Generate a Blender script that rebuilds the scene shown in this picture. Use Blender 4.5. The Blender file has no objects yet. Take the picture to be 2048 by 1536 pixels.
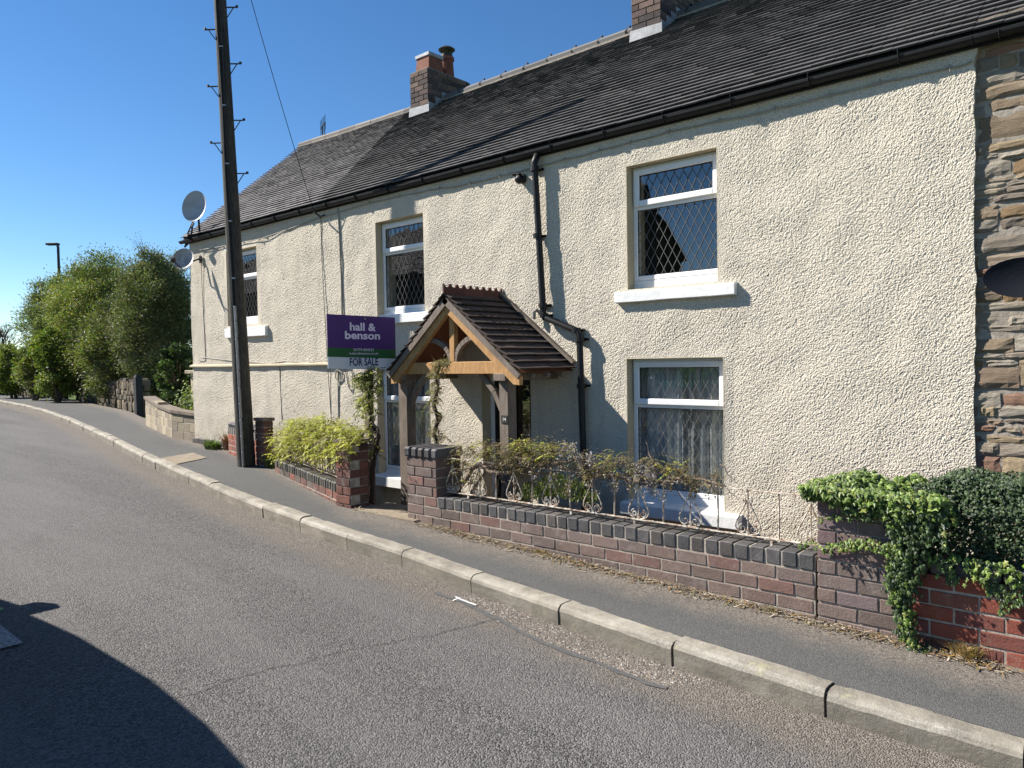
import bpy, math, random
from mathutils import Vector, Matrix, noise
R = math.radians
OFF = 1.6                      # camera height above the datum; heights below are written relative to the eye
scene = bpy.context.scene
COL = scene.collection
rnd = random.Random(7)
U = rnd.uniform
V = Vector

# ---------------------------------------------------------------- camera model
FPX = 1500.0
ALPHA, TILT, ROLL = R(48.65), R(1.757), R(1.0)
Fw = V((-math.cos(ALPHA)*math.cos(TILT), math.sin(ALPHA)*math.cos(TILT), -math.sin(TILT)))
R0 = V((math.sin(ALPHA), math.cos(ALPHA), 0))
U0 = R0.cross(Fw)
Rt = R0*math.cos(ROLL) - U0*math.sin(ROLL)
Up = U0*math.cos(ROLL) + R0*math.sin(ROLL)
def ray(px, py):
    return (Fw + Rt*((px-1024)/FPX) + Up*((768-py)/FPX)).normalized()
def at(px, py, Y):
    d = ray(px, py); return d*(Y/d.y)
def atX(px, py, X):
    d = ray(px, py); return d*(X/d.x)
def hp(X):                     # pavement height (relative to the eye) along the street
    pts = [(-400,-1.24),(-14,-1.24),(-5,-1.385),(3,-1.68),(40,-2.6)]
    for (a,ha),(b,hb) in zip(pts, pts[1:]):
        if X <= b: return ha+(hb-ha)*(X-a)/(b-a)
    return pts[-1][1]
def gnd(px, py, dz=0.0):
    d = ray(px, py); t = 5.0
    for _ in range(60):
        h = hp(d.x*t)+dz; t = 0.5*t+0.5*(h/d.z)
    return d*t
def hit(px, py, P, n):         # ray against a plane
    d = ray(px, py); return d*(P.dot(n)/d.dot(n))

# ---------------------------------------------------------------- mesh builder
class MB:
    def __init__(s): s.v=[]; s.f=[]; s.c=[]; s.m=[]
    def add(s, vs, fs, col=(1,1,1), mi=0):
        o=len(s.v); s.v += [tuple(v) for v in vs]
        for f in fs: s.f.append(tuple(i+o for i in f)); s.c.append(col); s.m.append(mi)
    def quad(s,a,b,c,d,col=(1,1,1),mi=0): s.add([a,b,c,d],[(0,1,2,3)],col,mi)
    def box(s, lo, hi, col=(1,1,1), mi=0):
        x0,y0,z0=lo; x1,y1,z1=hi
        s.add([(x0,y0,z0),(x1,y0,z0),(x1,y1,z0),(x0,y1,z0),(x0,y0,z1),(x1,y0,z1),(x1,y1,z1),(x0,y1,z1)],
              [(0,3,2,1),(4,5,6,7),(0,1,5,4),(1,2,6,5),(2,3,7,6),(3,0,4,7)],col,mi)
    def cbox(s, c, ax, hs, ch=0.004, col=(1,1,1), mi=0, jit=0):
        """chamfered box: centre, three axes, half sizes"""
        c=V(c); vs=[]; idx={}
        for sx in (-1,1):
            for sy in (-1,1):
                for sz in (-1,1):
                    j = V((U(-jit,jit),U(-jit,jit),U(-jit,jit))) if jit else V((0,0,0))
                    sg=(sx,sy,sz)
                    for k in range(3):
                        h=[hs[q]-(0 if q==k else ch) for q in range(3)]
                        p=c+ax[0]*(sx*h[0])+ax[1]*(sy*h[1])+ax[2]*(sz*h[2])+j
                        idx[(sg,k)]=len(vs); vs.append(p)
        fs=[]
        for k in range(3):
            a,b=[(1,2),(2,0),(0,1)][k]
            for sk in (-1,1):
                loop=[]
                for sa,sb in ((-1,-1),(1,-1),(1,1),(-1,1)):
                    g=[0,0,0]; g[k]=sk; g[a]=sa; g[b]=sb; loop.append(idx[(tuple(g),k)])
                fs.append(tuple(loop) if sk>0 else tuple(reversed(loop)))
        for k in range(3):             # edges parallel to axis k
            a,b=[(1,2),(2,0),(0,1)][k]
            for sa in (-1,1):
                for sb in (-1,1):
                    g0=[0,0,0]; g0[a]=sa; g0[b]=sb; g1=list(g0); g0[k]=-1; g1[k]=1
                    q=(idx[(tuple(g0),a)],idx[(tuple(g1),a)],idx[(tuple(g1),b)],idx[(tuple(g0),b)])
                    fs.append(q if sa*sb<0 else tuple(reversed(q)))
        for sx in (-1,1):
            for sy in (-1,1):
                for sz in (-1,1):
                    t=tuple(idx[((sx,sy,sz),k)] for k in range(3))
                    fs.append(t if sx*sy*sz>0 else tuple(reversed(t)))
        s.add(vs,fs,col,mi)
    def bar(s,p0,p1,w,d,col=(1,1,1),mi=0,up=V((0,0,1)),ch=0.003):
        p0=V(p0);p1=V(p1); a=(p1-p0); L=a.length; a=a/L
        b=a.cross(up)
        if b.length<1e-4: b=a.cross(V((1,0,0)))
        b.normalize(); c=b.cross(a).normalized()
        s.cbox((p0+p1)/2,(a,b,c),(L/2,w/2,d/2),ch,col,mi)
    def tube(s,path,r,n=8,col=(1,1,1),mi=0,caps=True):
        path=[V(p) for p in path]; rs = r if isinstance(r,(list,tuple)) else [r]*len(path)
        vs=[]; prev=None
        for i,p in enumerate(path):
            t=(path[min(i+1,len(path)-1)]-path[max(i-1,0)]).normalized()
            if prev is None:
                b=t.cross(V((0,0,1)));
                if b.length<1e-3: b=t.cross(V((0,1,0)))
            else: b=prev-t*prev.dot(t)
            b.normalize(); prev=b; c=t.cross(b)
            for k in range(n):
                a=2*math.pi*k/n; vs.append(p+(b*math.cos(a)+c*math.sin(a))*rs[i])
        fs=[]
        for i in range(len(path)-1):
            for k in range(n):
                k2=(k+1)%n; fs.append((i*n+k,i*n+k2,(i+1)*n+k2,(i+1)*n+k))
        if caps: fs.append(tuple(range(n-1,-1,-1))); fs.append(tuple((len(path)-1)*n+k for k in range(n)))
        s.add(vs,fs,col,mi)
    def prism(s, poly, n, th, col=(1,1,1), mi=0):
        """poly: 3-D points, thickened by th along n"""
        n=V(n); k=len(poly); vs=[V(p) for p in poly]+[V(p)+n*th for p in poly]
        fs=[tuple(range(k-1,-1,-1)),tuple(range(k,2*k))]+[(i,(i+1)%k,(i+1)%k+k,i+k) for i in range(k)]
        s.add(vs,fs,col,mi)

LOCS={}
def tag(o,label=None,cat=None,group=None,kind=None):
    if label: o['label']=label
    if label and cat and not group:
        group={'willow_tree':'willow trees at the left of the lane','hedgerow_bush':'bushes along the verge on the left','dry_stone_wall':'dry stone walls up the lane','satellite_dish':'satellite dishes fixed to the houses','wall_cable':'cables clipped to the front wall','weeds':'weeds at the foot of the walls','railing':'railings on the garden walls','wooden_post':'dark posts along the verge','garden_wall':'brick walls along the front gardens','bare_tree':'thin twiggy trees on the left','climber':'climbing plants by the porch','stone_house':None}.get(o.name.split('.')[0])
    if cat: o['category']=cat
    if group: o['group']=group
    if kind: o['kind']=kind
def build(mb,name,mats,parent=None,smooth=False,label=None,cat=None,group=None,kind=None,colors=False,loc=None):
    if not isinstance(mats,(list,tuple)): mats=[mats]
    me=bpy.data.meshes.new(name)
    if parent is not None: L=LOCS[parent.name]
    elif loc is not None: L=V(loc)
    else:
        xs=[v[0] for v in mb.v]; ys=[v[1] for v in mb.v]; zs=[v[2] for v in mb.v]
        L=V(((min(xs)+max(xs))/2,(min(ys)+max(ys))/2,min(zs)))
    me.from_pydata([(v[0]-L.x,v[1]-L.y,v[2]-L.z) for v in mb.v],[],mb.f)
    for m in mats: me.materials.append(m)
    if len(mats)>1: me.polygons.foreach_set('material_index',mb.m)
    if smooth: me.polygons.foreach_set('use_smooth',[True]*len(mb.f))
    if colors:
        at_=me.color_attributes.new('Col','FLOAT_COLOR','CORNER'); buf=[]
        for f,c in zip(mb.f,mb.c): buf += [c[0],c[1],c[2],1.0]*len(f)
        at_.data.foreach_set('color',buf)
    me.update()
    o=bpy.data.objects.new(name,me); COL.objects.link(o)
    if parent is not None: o.parent=parent
    else: o.location=(L.x,L.y,L.z+OFF)
    LOCS[o.name]=L
    tag(o,label,cat,group,kind)
    return o
def root(name,loc,label,cat,group=None):
    o=bpy.data.objects.new(name,None); COL.objects.link(o); L=V(loc)
    o.location=(L.x,L.y,L.z+OFF); o.empty_display_size=.1; LOCS[o.name]=L
    tag(o,label,cat,group); return o

# ---------------------------------------------------------------- materials
class NT:
    def __init__(s,name,rough=0.8,spec=0.3,metal=0):
        s.m=bpy.data.materials.new(name); s.m.use_nodes=True; s.t=s.m.node_tree; s.b=s.t.nodes['Principled BSDF']
        s.b.inputs['Roughness'].default_value=rough; s.b.inputs['Specular IOR Level'].default_value=spec; s.b.inputs['Metallic'].default_value=metal
        s.co=s.t.nodes.new('ShaderNodeTexCoord').outputs['Object']
    def n(s,k,**kw):
        nd=s.t.nodes.new(k)
        for a,b in kw.items():
            setattr(nd,a,b)
        return nd
    def l(s,a,b): s.t.links.new(a,b)
    def noise(s,scale,detail=4,rough=.6,vec=None,stretch=None):
        nd=s.n('ShaderNodeTexNoise'); nd.inputs['Scale'].default_value=scale; nd.inputs['Detail'].default_value=detail; nd.inputs['Roughness'].default_value=rough
        v=vec or s.co
        if stretch:
            mp=s.n('ShaderNodeMapping'); mp.inputs['Scale'].default_value=stretch; s.l(v,mp.inputs['Vector']); v=mp.outputs['Vector']
        s.l(v,nd.inputs['Vector']); return nd.outputs['Fac']
    def vor(s,scale,feature='F1',rand=1.0,out='Distance',vec=None):
        nd=s.n('ShaderNodeTexVoronoi'); nd.feature=feature; nd.inputs['Scale'].default_value=scale; nd.inputs['Randomness'].default_value=rand
        s.l(vec or s.co,nd.inputs['Vector']); return nd.outputs[out]
    def ramp(s,fac,stops):
        nd=s.n('ShaderNodeValToRGB'); e=nd.color_ramp.elements
        while len(e)<len(stops): e.new(0.5)
        for i,(p,c) in enumerate(stops):
            e[i].position=p; e[i].color=(c,c,c,1) if isinstance(c,(int,float)) else (*c,1)
        s.l(fac,nd.inputs['Fac']); return nd.outputs['Color']
    def mix(s,fac,a,b,mode='MIX'):
        nd=s.n('ShaderNodeMix'); nd.data_type='RGBA'; nd.blend_type=mode
        for k,val in ((0,fac),(6,a),(7,b)):
            sock=nd.inputs[k]
            if hasattr(val,'is_linked'): s.l(val,sock)
            elif k==0: sock.default_value=val
            else: sock.default_value=(val,val,val,1) if isinstance(val,(int,float)) else (*val,1)
        return nd.outputs[2]
    def math(s,op,a,b=0.0):
        nd=s.n('ShaderNodeMath'); nd.operation=op
        for k,v in ((0,a),(1,b)):
            if hasattr(v,'is_linked'): s.l(v,nd.inputs[k])
            else: nd.inputs[k].default_value=v
        return nd.outputs[0]
    def attr(s,name='Col',out='Color'):
        nd=s.n('ShaderNodeAttribute'); nd.attribute_name=name; return nd.outputs[out]
    def col(s,c):
        if hasattr(c,'is_linked'): s.l(c,s.b.inputs['Base Color'])
        else: s.b.inputs['Base Color'].default_value=(*c,1)
    def bump(s,h,strength=.5,dist=.01,prev=None):
        nd=s.n('ShaderNodeBump'); nd.inputs['Strength'].default_value=strength; nd.inputs['Distance'].default_value=dist
        s.l(h,nd.inputs['Height'])
        if prev: s.l(prev,nd.inputs['Normal'])
        s.l(nd.outputs['Normal'],s.b.inputs['Normal']); return nd.outputs['Normal']
    def geo(s,out='Position'): return s.n('ShaderNodeNewGeometry').outputs[out]

def plain(name,c,rough=.6,spec=.3,metal=0,var=.12,scale=12,bump=.0,bs=60,stretch=None):
    t=NT(name,rough,spec,metal); f=t.noise(scale,5,.65,stretch=stretch)
    a=tuple(x*(1-var) for x in c); b=tuple(min(1,x*(1+var)) for x in c)
    t.col(t.ramp(f,[(.3,a),(.7,b)]))
    if bump: t.bump(t.noise(bs,4,.6,stretch=stretch),.6,bump)
    return t.m
M={}
def pebbledash():
    t=NT('pebbledash',.95,.15); P=t.geo()
    fine=t.vor(110,'F1',1,vec=P); n=t.noise(120,3,.6,vec=P)
    dist=t.math('ADD',fine,t.math('MULTIPLY',n,.55))
    spk=t.ramp(t.vor(95,'F1',1,vec=P),[(.12,(.72,.655,.545)),(.85,(.46,.41,.325))])
    big=t.noise(.9,6,.7,vec=P); col=t.mix(t.ramp(big,[(.35,0.0),(.75,.6)]),spk,(.56,.505,.415))
    # weathering: rain streaks and low grime
    st=t.noise(3,5,.75,vec=P,stretch=(3,3,.35)); col=t.mix(t.ramp(st,[(.5,0.0),(.8,.55)]),col,(.37,.335,.27))
    z=t.n('ShaderNodeSeparateXYZ'); t.l(P,z.inputs[0])
    low=t.math('MULTIPLY',t.ramp(t.math('MULTIPLY',z.outputs[2],1.0),[(.25,1.0),(.9,0.0)]),t.ramp(t.noise(5,5,.7,vec=P),[(.4,0.0),(.7,.6)]))
    col=t.mix(low,col,(.28,.24,.18)); t.col(col)
    t.bump(t.math('MULTIPLY',dist,-1.0),.7,.006)
    return t.m
M['dash']=pebbledash()
M['reveal']=plain('painted reveal',(.48,.41,.29),.85,.2,var=.1,scale=5,bump=.003)
M['upvc']=plain('white window plastic',(.78,.78,.77),.35,.5,var=.03)
M['sill']=plain('white painted sill',(.74,.74,.72),.6,.3,var=.1,scale=9,bump=.004,bs=30)
M['gasket']=plain('black gasket',(.02,.02,.02),.6)
def asphalt(name,lo,hi,sc,warm,bumpd,edge=True):
    t=NT(name,.92,.25); P=t.geo()
    v=t.vor(sc,'F1',1,'Color',vec=P); bw=t.n('ShaderNodeRGBToBW'); t.l(v,bw.inputs[0])
    c=t.ramp(bw.outputs[0],[(.2,lo),(.55,tuple((a+b)/2 for a,b in zip(lo,hi))),(.85,hi)])
    n=t.noise(1.1,6,.7,vec=P); c=t.mix(t.ramp(n,[(.3,0.0),(.7,.45)]),c,warm)
    n2=t.noise(.25,4,.6,vec=P); c=t.mix(t.ramp(n2,[(.45,0.0),(.7,.35)]),c,tuple(x*.5 for x in hi))
    n3=t.noise(1.0,5,.65,vec=P,stretch=(.16,1.3,1)); c=t.mix(t.ramp(n3,[(.42,0.0),(.62,.4)]),c,tuple(x*.82 for x in hi)); n4=t.noise(2.2,6,.75,vec=P); c=t.mix(t.ramp(n4,[(.62,0.0),(.72,.35)]),c,tuple(x*.3 for x in hi))
    if edge:
        e=t.attr('kd','Fac'); en=t.math('ADD',e,t.math('MULTIPLY',t.noise(5,5,.7,vec=P),-.45))
        m=t.ramp(en,[(0.0,.95),(.25,0.0)])
        c=t.mix(m,c,t.ramp(t.noise(70,4,.7,vec=P),[(.35,(.07,.058,.047)),(.7,(.26,.23,.195))]))
    t.col(c)
    d=t.vor(sc,'F1',1,vec=P)
    b=t.bump(t.math('MULTIPLY',d,-1.0),.9,bumpd); t.bump(t.noise(3.5,5,.6,vec=P),.25,.02,b)
    return t.m
M['road']=asphalt('road asphalt',(.026,.025,.024),(.215,.203,.193),125,(.095,.09,.086),.008)
M['pave']=asphalt('footway asphalt',(.045,.044,.042),(.14,.138,.131),190,(.085,.083,.078),.003)
def kerbm():
    t=NT('concrete kerb',.85,.25); P=t.geo(); n=t.noise(4,7,.75,vec=P)
    c=t.ramp(n,[(.3,(.15,.135,.11)),(.5,(.26,.235,.19)),(.7,(.37,.34,.285))])
    s=t.noise(2.5,6,.7,vec=P,stretch=(1,1,6)); c=t.mix(t.ramp(s,[(.5,0.0),(.75,.7)]),c,(.10,.09,.075))
    g=t.vor(220,'F1',1,vec=P); c=t.mix(t.ramp(g,[(.1,.25),(.35,0.0)]),c,(.5,.47,.42))
    l=t.noise(9,5,.7,vec=P); c=t.mix(t.ramp(l,[(.6,0.0),(.68,.6)]),c,(.36,.33,.21))
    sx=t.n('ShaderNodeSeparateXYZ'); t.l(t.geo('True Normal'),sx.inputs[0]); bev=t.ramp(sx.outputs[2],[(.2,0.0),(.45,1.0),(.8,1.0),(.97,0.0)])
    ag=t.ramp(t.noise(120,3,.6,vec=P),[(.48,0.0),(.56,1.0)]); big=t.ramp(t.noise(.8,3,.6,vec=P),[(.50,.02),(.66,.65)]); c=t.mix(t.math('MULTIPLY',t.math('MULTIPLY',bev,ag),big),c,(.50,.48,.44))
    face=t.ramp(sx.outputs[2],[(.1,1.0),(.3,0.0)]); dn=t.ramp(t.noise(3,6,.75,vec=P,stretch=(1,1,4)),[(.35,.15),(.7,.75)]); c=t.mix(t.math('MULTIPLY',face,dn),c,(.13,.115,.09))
    t.col(c); t.bump(t.noise(60,6,.75,vec=P),.6,.008); return t.m
M['kerb']=kerbm()
def brickm(name,rough=.9,mottle=(.07,.055,.048),amt=.7,white=0.45):
    t=NT(name,rough,.25); P=t.geo(); c=t.attr()
    n=t.noise(22,6,.75,vec=P); c=t.mix(t.ramp(n,[(.5,0.0),(.8,amt)]),c,mottle)
    w=t.noise(6,6,.8,vec=P); c=t.mix(t.ramp(w,[(.52,0.0),(.78,white)]),c,(.42,.38,.34))
    t.col(c); b=t.bump(t.noise(90,5,.7,vec=P),.7,.006); t.bump(t.noise(25,4,.7,vec=P),.4,.006,b); return t.m
M['brick']=brickm('weathered brick')
M['bluebrick']=brickm('engineering brick',.6,(.02,.02,.022),.5,.2)
M['chimbrick']=brickm('sooty chimney brick',.9,(.02,.017,.016),.8,.1)
M['mortar']=plain('mortar',(.34,.30,.25),.95,.1,var=.35,scale=14,bump=.006,bs=80)
def stonem():
    t=NT('rubble sandstone',.95,.15); P=t.geo(); c=t.attr()
    n=t.noise(9,7,.8,vec=P,stretch=(1,1,2.5)); c=t.mix(t.ramp(n,[(.5,0.0),(.78,.6)]),c,(.15,.10,.06))
    w=t.noise(7,6,.8,vec=P); c=t.mix(t.ramp(w,[(.62,0.0),(.72,.7)]),c,(.48,.44,.38))
    t.col(c); b=t.bump(t.noise(35,7,.8,vec=P,stretch=(1,1,3)),.9,.02); t.bump(t.noise(140,4,.7,vec=P),.5,.004,b); return t.m
M['stone']=stonem()
M['stonemortar']=plain('lime mortar',(.30,.265,.22),.95,.1,var=.3,scale=10,bump=.012,bs=40)
def tilem(name,rough=.85):
    t=NT(name,rough,.25); P=t.geo(); c=t.attr()
    n=t.noise(5,6,.75,vec=P); c=t.mix(t.ramp(n,[(.5,0.0),(.85,.25)]),c,(.12,.115,.1))
    l=t.noise(40,5,.7,vec=P); c=t.mix(t.ramp(l,[(.6,0.0),(.75,.5)]),c,(.02,.018,.017))
    t.col(c); t.bump(l,.4,.003); return t.m
M['tile']=tilem('clay roof tile')
M['lead']=plain('lead flashing',(.27,.275,.285),.5,.5,var=.3,scale=7,bump=.004,bs=20)
M['black']=plain('black plastic',(.012,.012,.012),.5,.3,var=.3,scale=8)
M['iron']=plain('dark iron',(.03,.028,.026),.6,.4,var=.4,scale=30)
M['galv']=plain('galvanised steel',(.33,.34,.36),.35,.5,.6,var=.15)
def woodm(name,a,b,dark,rough=.8):
    t=NT(name,rough,.25); P=t.attr('grain','Vector'); P=t.co
    n=t.noise(9,7,.75,vec=t.geo(),stretch=(5,5,1)); w=t.noise(2.2,5,.7,vec=t.geo())
    c=t.ramp(n,[(.3,a),(.7,b)]); c=t.mix(t.ramp(w,[(.45,0.0),(.8,.8)]),c,dark)
    t.col(c); t.bump(n,.5,.006); return t.m
M['oak']=woodm('honey oak',(.34,.175,.065),(.56,.34,.15),(.17,.12,.08))
M['greyoak']=woodm('silvered oak',(.13,.10,.08),(.26,.215,.175),(.08,.06,.045))
M['pole']=woodm('creosoted pole',(.022,.021,.018),(.10,.092,.076),(.014,.013,.012),.85)
M['darkwood']=plain('dark fence wood',(.035,.036,.042),.85,var=.3,scale=4,stretch=(1,1,.2))
def leafm(name,trans=.3,rough=.6):
    t=NT(name,rough,.35); c=t.attr(); n=t.noise(3,2,.5,vec=t.geo())
    c2=t.mix(t.ramp(n,[(.3,0.0),(.7,.35)]),c,t.mix(1.0,c,(.7,.75,.5),'MULTIPLY')); t.col(c2)
    tr=t.n('ShaderNodeBsdfTranslucent'); t.l(t.mix(1.0,c2,(1.2,1.3,.6),'MULTIPLY'),tr.inputs[0])
    mx=t.n('ShaderNodeMixShader'); mx.inputs[0].default_value=trans
    t.l(t.b.outputs[0],mx.inputs[1]); t.l(tr.outputs[0],mx.inputs[2])
    out=[n_ for n_ in t.t.nodes if n_.type=='OUTPUT_MATERIAL'][0]; t.l(mx.outputs[0],out.inputs[0]); return t.m
M['leaf']=leafm('leaf')
M['ivy']=leafm('ivy leaf',.15,.45)
M['petal']=leafm('petal',.4,.7)
M['bark']=plain('bark',(.13,.10,.075),.95,var=.5,scale=18,bump=.01,bs=50,stretch=(1,1,.4))
M['stem']=plain('woody stem',(.20,.15,.11),.9,var=.5,scale=25,bump=.004)
M['darkstem']=plain('dark stem',(.05,.036,.028),.9,var=.5,scale=25)
def glass(name,tint=(.93,.95,.95),refl=.13):
    t=NT(name); t.t.nodes.remove(t.b)
    tr=t.n('ShaderNodeBsdfTransparent'); tr.inputs[0].default_value=(*tint,1)
    gl=t.n('ShaderNodeBsdfGlossy'); gl.inputs['Roughness'].default_value=.01
    lw=t.n('ShaderNodeLayerWeight'); lw.inputs[0].default_value=.5
    f=t.math('ADD',t.math('MULTIPLY',t.math('POWER',lw.outputs['Facing'],4.0),.75),refl+.05)
    mx=t.n('ShaderNodeMixShader'); t.l(f,mx.inputs[0]); t.l(tr.outputs[0],mx.inputs[1]); t.l(gl.outputs[0],mx.inputs[2])
    bn=t.n('ShaderNodeBump'); bn.inputs['Strength'].default_value=.04; bn.inputs['Distance'].default_value=.05
    t.l(t.noise(2.5,2,.5,vec=t.geo()),bn.inputs['Height']); t.l(bn.outputs[0],gl.inputs['Normal'])
    out=[n_ for n_ in t.t.nodes if n_.type=='OUTPUT_MATERIAL'][0]; t.l(mx.outputs[0],out.inputs[0]); return t.m
M['glass']=glass('window glass')
M['cglass']=glass('tinted car glass',(.35,.62,.45),.03)
M['leadcame']=plain('leaded strip',(.13,.13,.13),.6,.3,.0,var=.15)
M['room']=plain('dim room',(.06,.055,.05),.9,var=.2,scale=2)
def netm():
    t=NT('net curtain',.9,.1); P=t.geo(); t.col(t.ramp(t.noise(120,2,.5,vec=P),[(.3,(.42,.45,.44)),(.7,(.54,.56,.55))]))
    f=t.noise(9,3,.6,vec=P,stretch=(1.6,.01,.06)); g=t.noise(26,2,.6,vec=P,stretch=(1.3,.01,.08)); f=t.math('ADD',t.math('MULTIPLY',f,.7),t.math('MULTIPLY',g,.3))
    tr=t.n('ShaderNodeBsdfTransparent'); mx=t.n('ShaderNodeMixShader'); t.l(t.ramp(f,[(.40,.62),(.52,.03)]),mx.inputs[0])
    t.l(t.b.outputs[0],mx.inputs[1]); t.l(tr.outputs[0],mx.inputs[2])
    out=[n_ for n_ in t.t.nodes if n_.type=='OUTPUT_MATERIAL'][0]; t.l(mx.outputs[0],out.inputs[0]); return t.m
M['net']=netm()
def ironwhite():
    t=NT('rusty cream iron',.6,.4); n=t.noise(28,6,.8,vec=t.geo())
    t.col(t.ramp(n,[(.38,(.17,.075,.04)),(.47,(.36,.28,.21)),(.56,(.60,.56,.48))])); t.bump(n,.5,.002); return t.m
M['rail']=ironwhite()
M['conc']=plain('weathered concrete',(.27,.235,.17),.9,.2,var=.35,scale=3,bump=.008,bs=60)
M['cope']=plain('dark coping stone',(.17,.14,.11),.9,.2,var=.35,scale=6,bump=.008,bs=60)
M['tan']=plain('tan concrete',(.23,.19,.14),.9,.2,var=.2,scale=6,bump=.004,bs=90)
M['white']=plain('road paint',(.62,.62,.6),.8,var=.2,scale=30,bump=.004,bs=80)
M['wornshaded']=plain('worn shaded road paint',(.30,.30,.29),.9,var=.75,scale=60,bump=.008,bs=110)  # worn dash paint, darkened too: dimness of the car shadow put into its colour
M['purple']=plain('purple board',(.055,.018,.16),.45,.4,var=.05)
M['green']=plain('green board',(.010,.10,.030),.45,.4,var=.05)
M['signwhite']=plain('white board',(.62,.66,.72),.45,.4,var=.04)
M['navy']=plain('navy lettering',(.02,.015,.10),.5,var=.05)
M['letter']=plain('pale lettering',(.72,.66,.82),.5,var=.04)
M['grass']=leafm('grass blade',.3,.7)
M['turf']=plain('field turf',(.09,.13,.035),.95,.1,var=.4,scale=.35,bump=.05,bs=8)
M['soil']=plain('garden soil',(.07,.055,.04),.98,.1,var=.4,scale=8,bump=.02,bs=30)
M['hill']=plain('distant wooded hill',(.035,.055,.035),.95,.05,var=.45,scale=.05,bump=2,bs=.15)
M['field']=plain('bright field',(.10,.16,.045),.95,.05,var=.2,scale=.05)
M['terracotta']=plain('terracotta',(.19,.075,.05),.8,.2,var=.25,scale=10,bump=.004)
M['dish']=plain('grey dish enamel',(.42,.41,.40),.5,.4,var=.18,scale=5)
M['darkdish']=plain('charcoal dish',(.012,.013,.018),.65,.15,var=.2,scale=6)
M['cable']=plain('grey cable',(.30,.28,.24),.7,var=.2)
M['cabledark']=plain('dark cable',(.03,.03,.03),.7,var=.2)
M['grit']=None
def gritm():
    t=NT('grit',.95,.15); t.col(t.attr()); return t.m
M['grit']=gritm()
# ================================================================= camera, sky, sun
cam=bpy.data.cameras.new('camera'); co=bpy.data.objects.new('camera',cam); COL.objects.link(co)
cam.sensor_width=36; cam.lens=36*FPX/2048; cam.clip_start=.05; cam.clip_end=3000
m3=Matrix((Rt,Up,-Fw)).transposed(); co.matrix_world=Matrix.Translation((0,0,OFF))@m3.to_4x4()
scene.camera=co
SAZ=R(25.5); SEL=R(40)
sd=V((math.cos(SAZ)*math.cos(SEL),math.sin(SAZ)*math.cos(SEL),-math.sin(SEL)))   # the way the light travels
sl=bpy.data.lights.new('sun','SUN'); sl.energy=5.0; sl.angle=R(.53); sl.color=(1,.945,.87)
so=bpy.data.objects.new('sun',sl); COL.objects.link(so); so.rotation_euler=sd.to_track_quat('-Z','Y').to_euler()
w=bpy.data.worlds.new('World'); scene.world=w; w.use_nodes=True; nt=w.node_tree
bg=nt.nodes['Background']; sky=nt.nodes.new('ShaderNodeTexSky'); sky.sky_type='NISHITA'; sky.sun_disc=False
sky.sun_elevation=SEL; sky.sun_rotation=math.atan2(-sd.x,-sd.y); sky.air_density=1.0; sky.dust_density=.0; sky.ozone_density=2.5; sky.altitude=1500
hs=nt.nodes.new('ShaderNodeHueSaturation'); hs.inputs['Saturation'].default_value=1.22
nt.links.new(sky.outputs[0],hs.inputs['Color']); tn=nt.nodes.new('ShaderNodeMix'); tn.data_type='RGBA'; tn.blend_type='MULTIPLY'; tn.inputs[0].default_value=1; tn.inputs[7].default_value=(.97,.98,1.0,1); nt.links.new(hs.outputs[0],tn.inputs[6]); nt.links.new(tn.outputs[2],bg.inputs[0]); bg.inputs[1].default_value=.068
vs=scene.view_settings; vs.view_transform='Standard'; vs.look='None'; vs.gamma=1; vs.exposure=1.12
try: scene.cycles.max_bounces=8; scene.cycles.transparent_max_bounces=24; scene.cycles.diffuse_bounces=3
except Exception: pass

# ================================================================= street plan
KP=[(2048,1500),(1650,1385),(1341,1286),(1116,1209),(941,1151),(802,1102),(692,1068),(597,1036),(524,1010),(465,987),(417,967),(383,951),(317,929),(263,898),(222,878),(175,856),(139,838),(106,823),(51,808),(0,801)]
kraw=[gnd(*p) for p in KP]
kraw=[V((p.x,p.y,0)) for p in kraw]
# light smoothing of the traced kerb line (curvature of the real street)
for _ in range(2):
    kraw=[kraw[0]]+[(kraw[i-1]+kraw[i]*2+kraw[i+1])/4 if i>9 else kraw[i] for i in range(1,len(kraw)-1)]+[kraw[-1]]
last=kraw[-1]-kraw[-2]; last=last.normalized()
KL=[V((14,3.75,0)),V((6,3.5,0)),V((2.5,3.45,0))]+kraw+[kraw[-1]+last*12,kraw[-1]+last*40]
def kerb_at(X):
    for a,b in zip(KL,KL[1:]):
        if b.x<=X<=a.x:
            t=(X-a.x)/(b.x-a.x); return a.y+(b.y-a.y)*t
    return KL[-1].y if X<KL[-1].x else KL[0].y
RD=-.125                        # road lies a kerb's height below the footway
BACK=[(14,4.5),(-5.75,4.46),(-6.0,4.55),(-8.5,5.3),(-9.2,5.45),(-10.7,5.86),(-12.3,5.98),(-16.6,7.1),(-22.8,8.9),(-36,11.4),(-90,22)]
def back_at(X):
    for (a,ya),(b,yb) in zip(BACK,BACK[1:]):
        if b<=X<=a: return ya+(yb-ya)*(X-a)/(b-a)
    return BACK[-1][1]
Xs=[]; x=14.0
while x>-75:
    Xs.append(x); x-= .35 if x>-16 else 1.2
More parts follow.
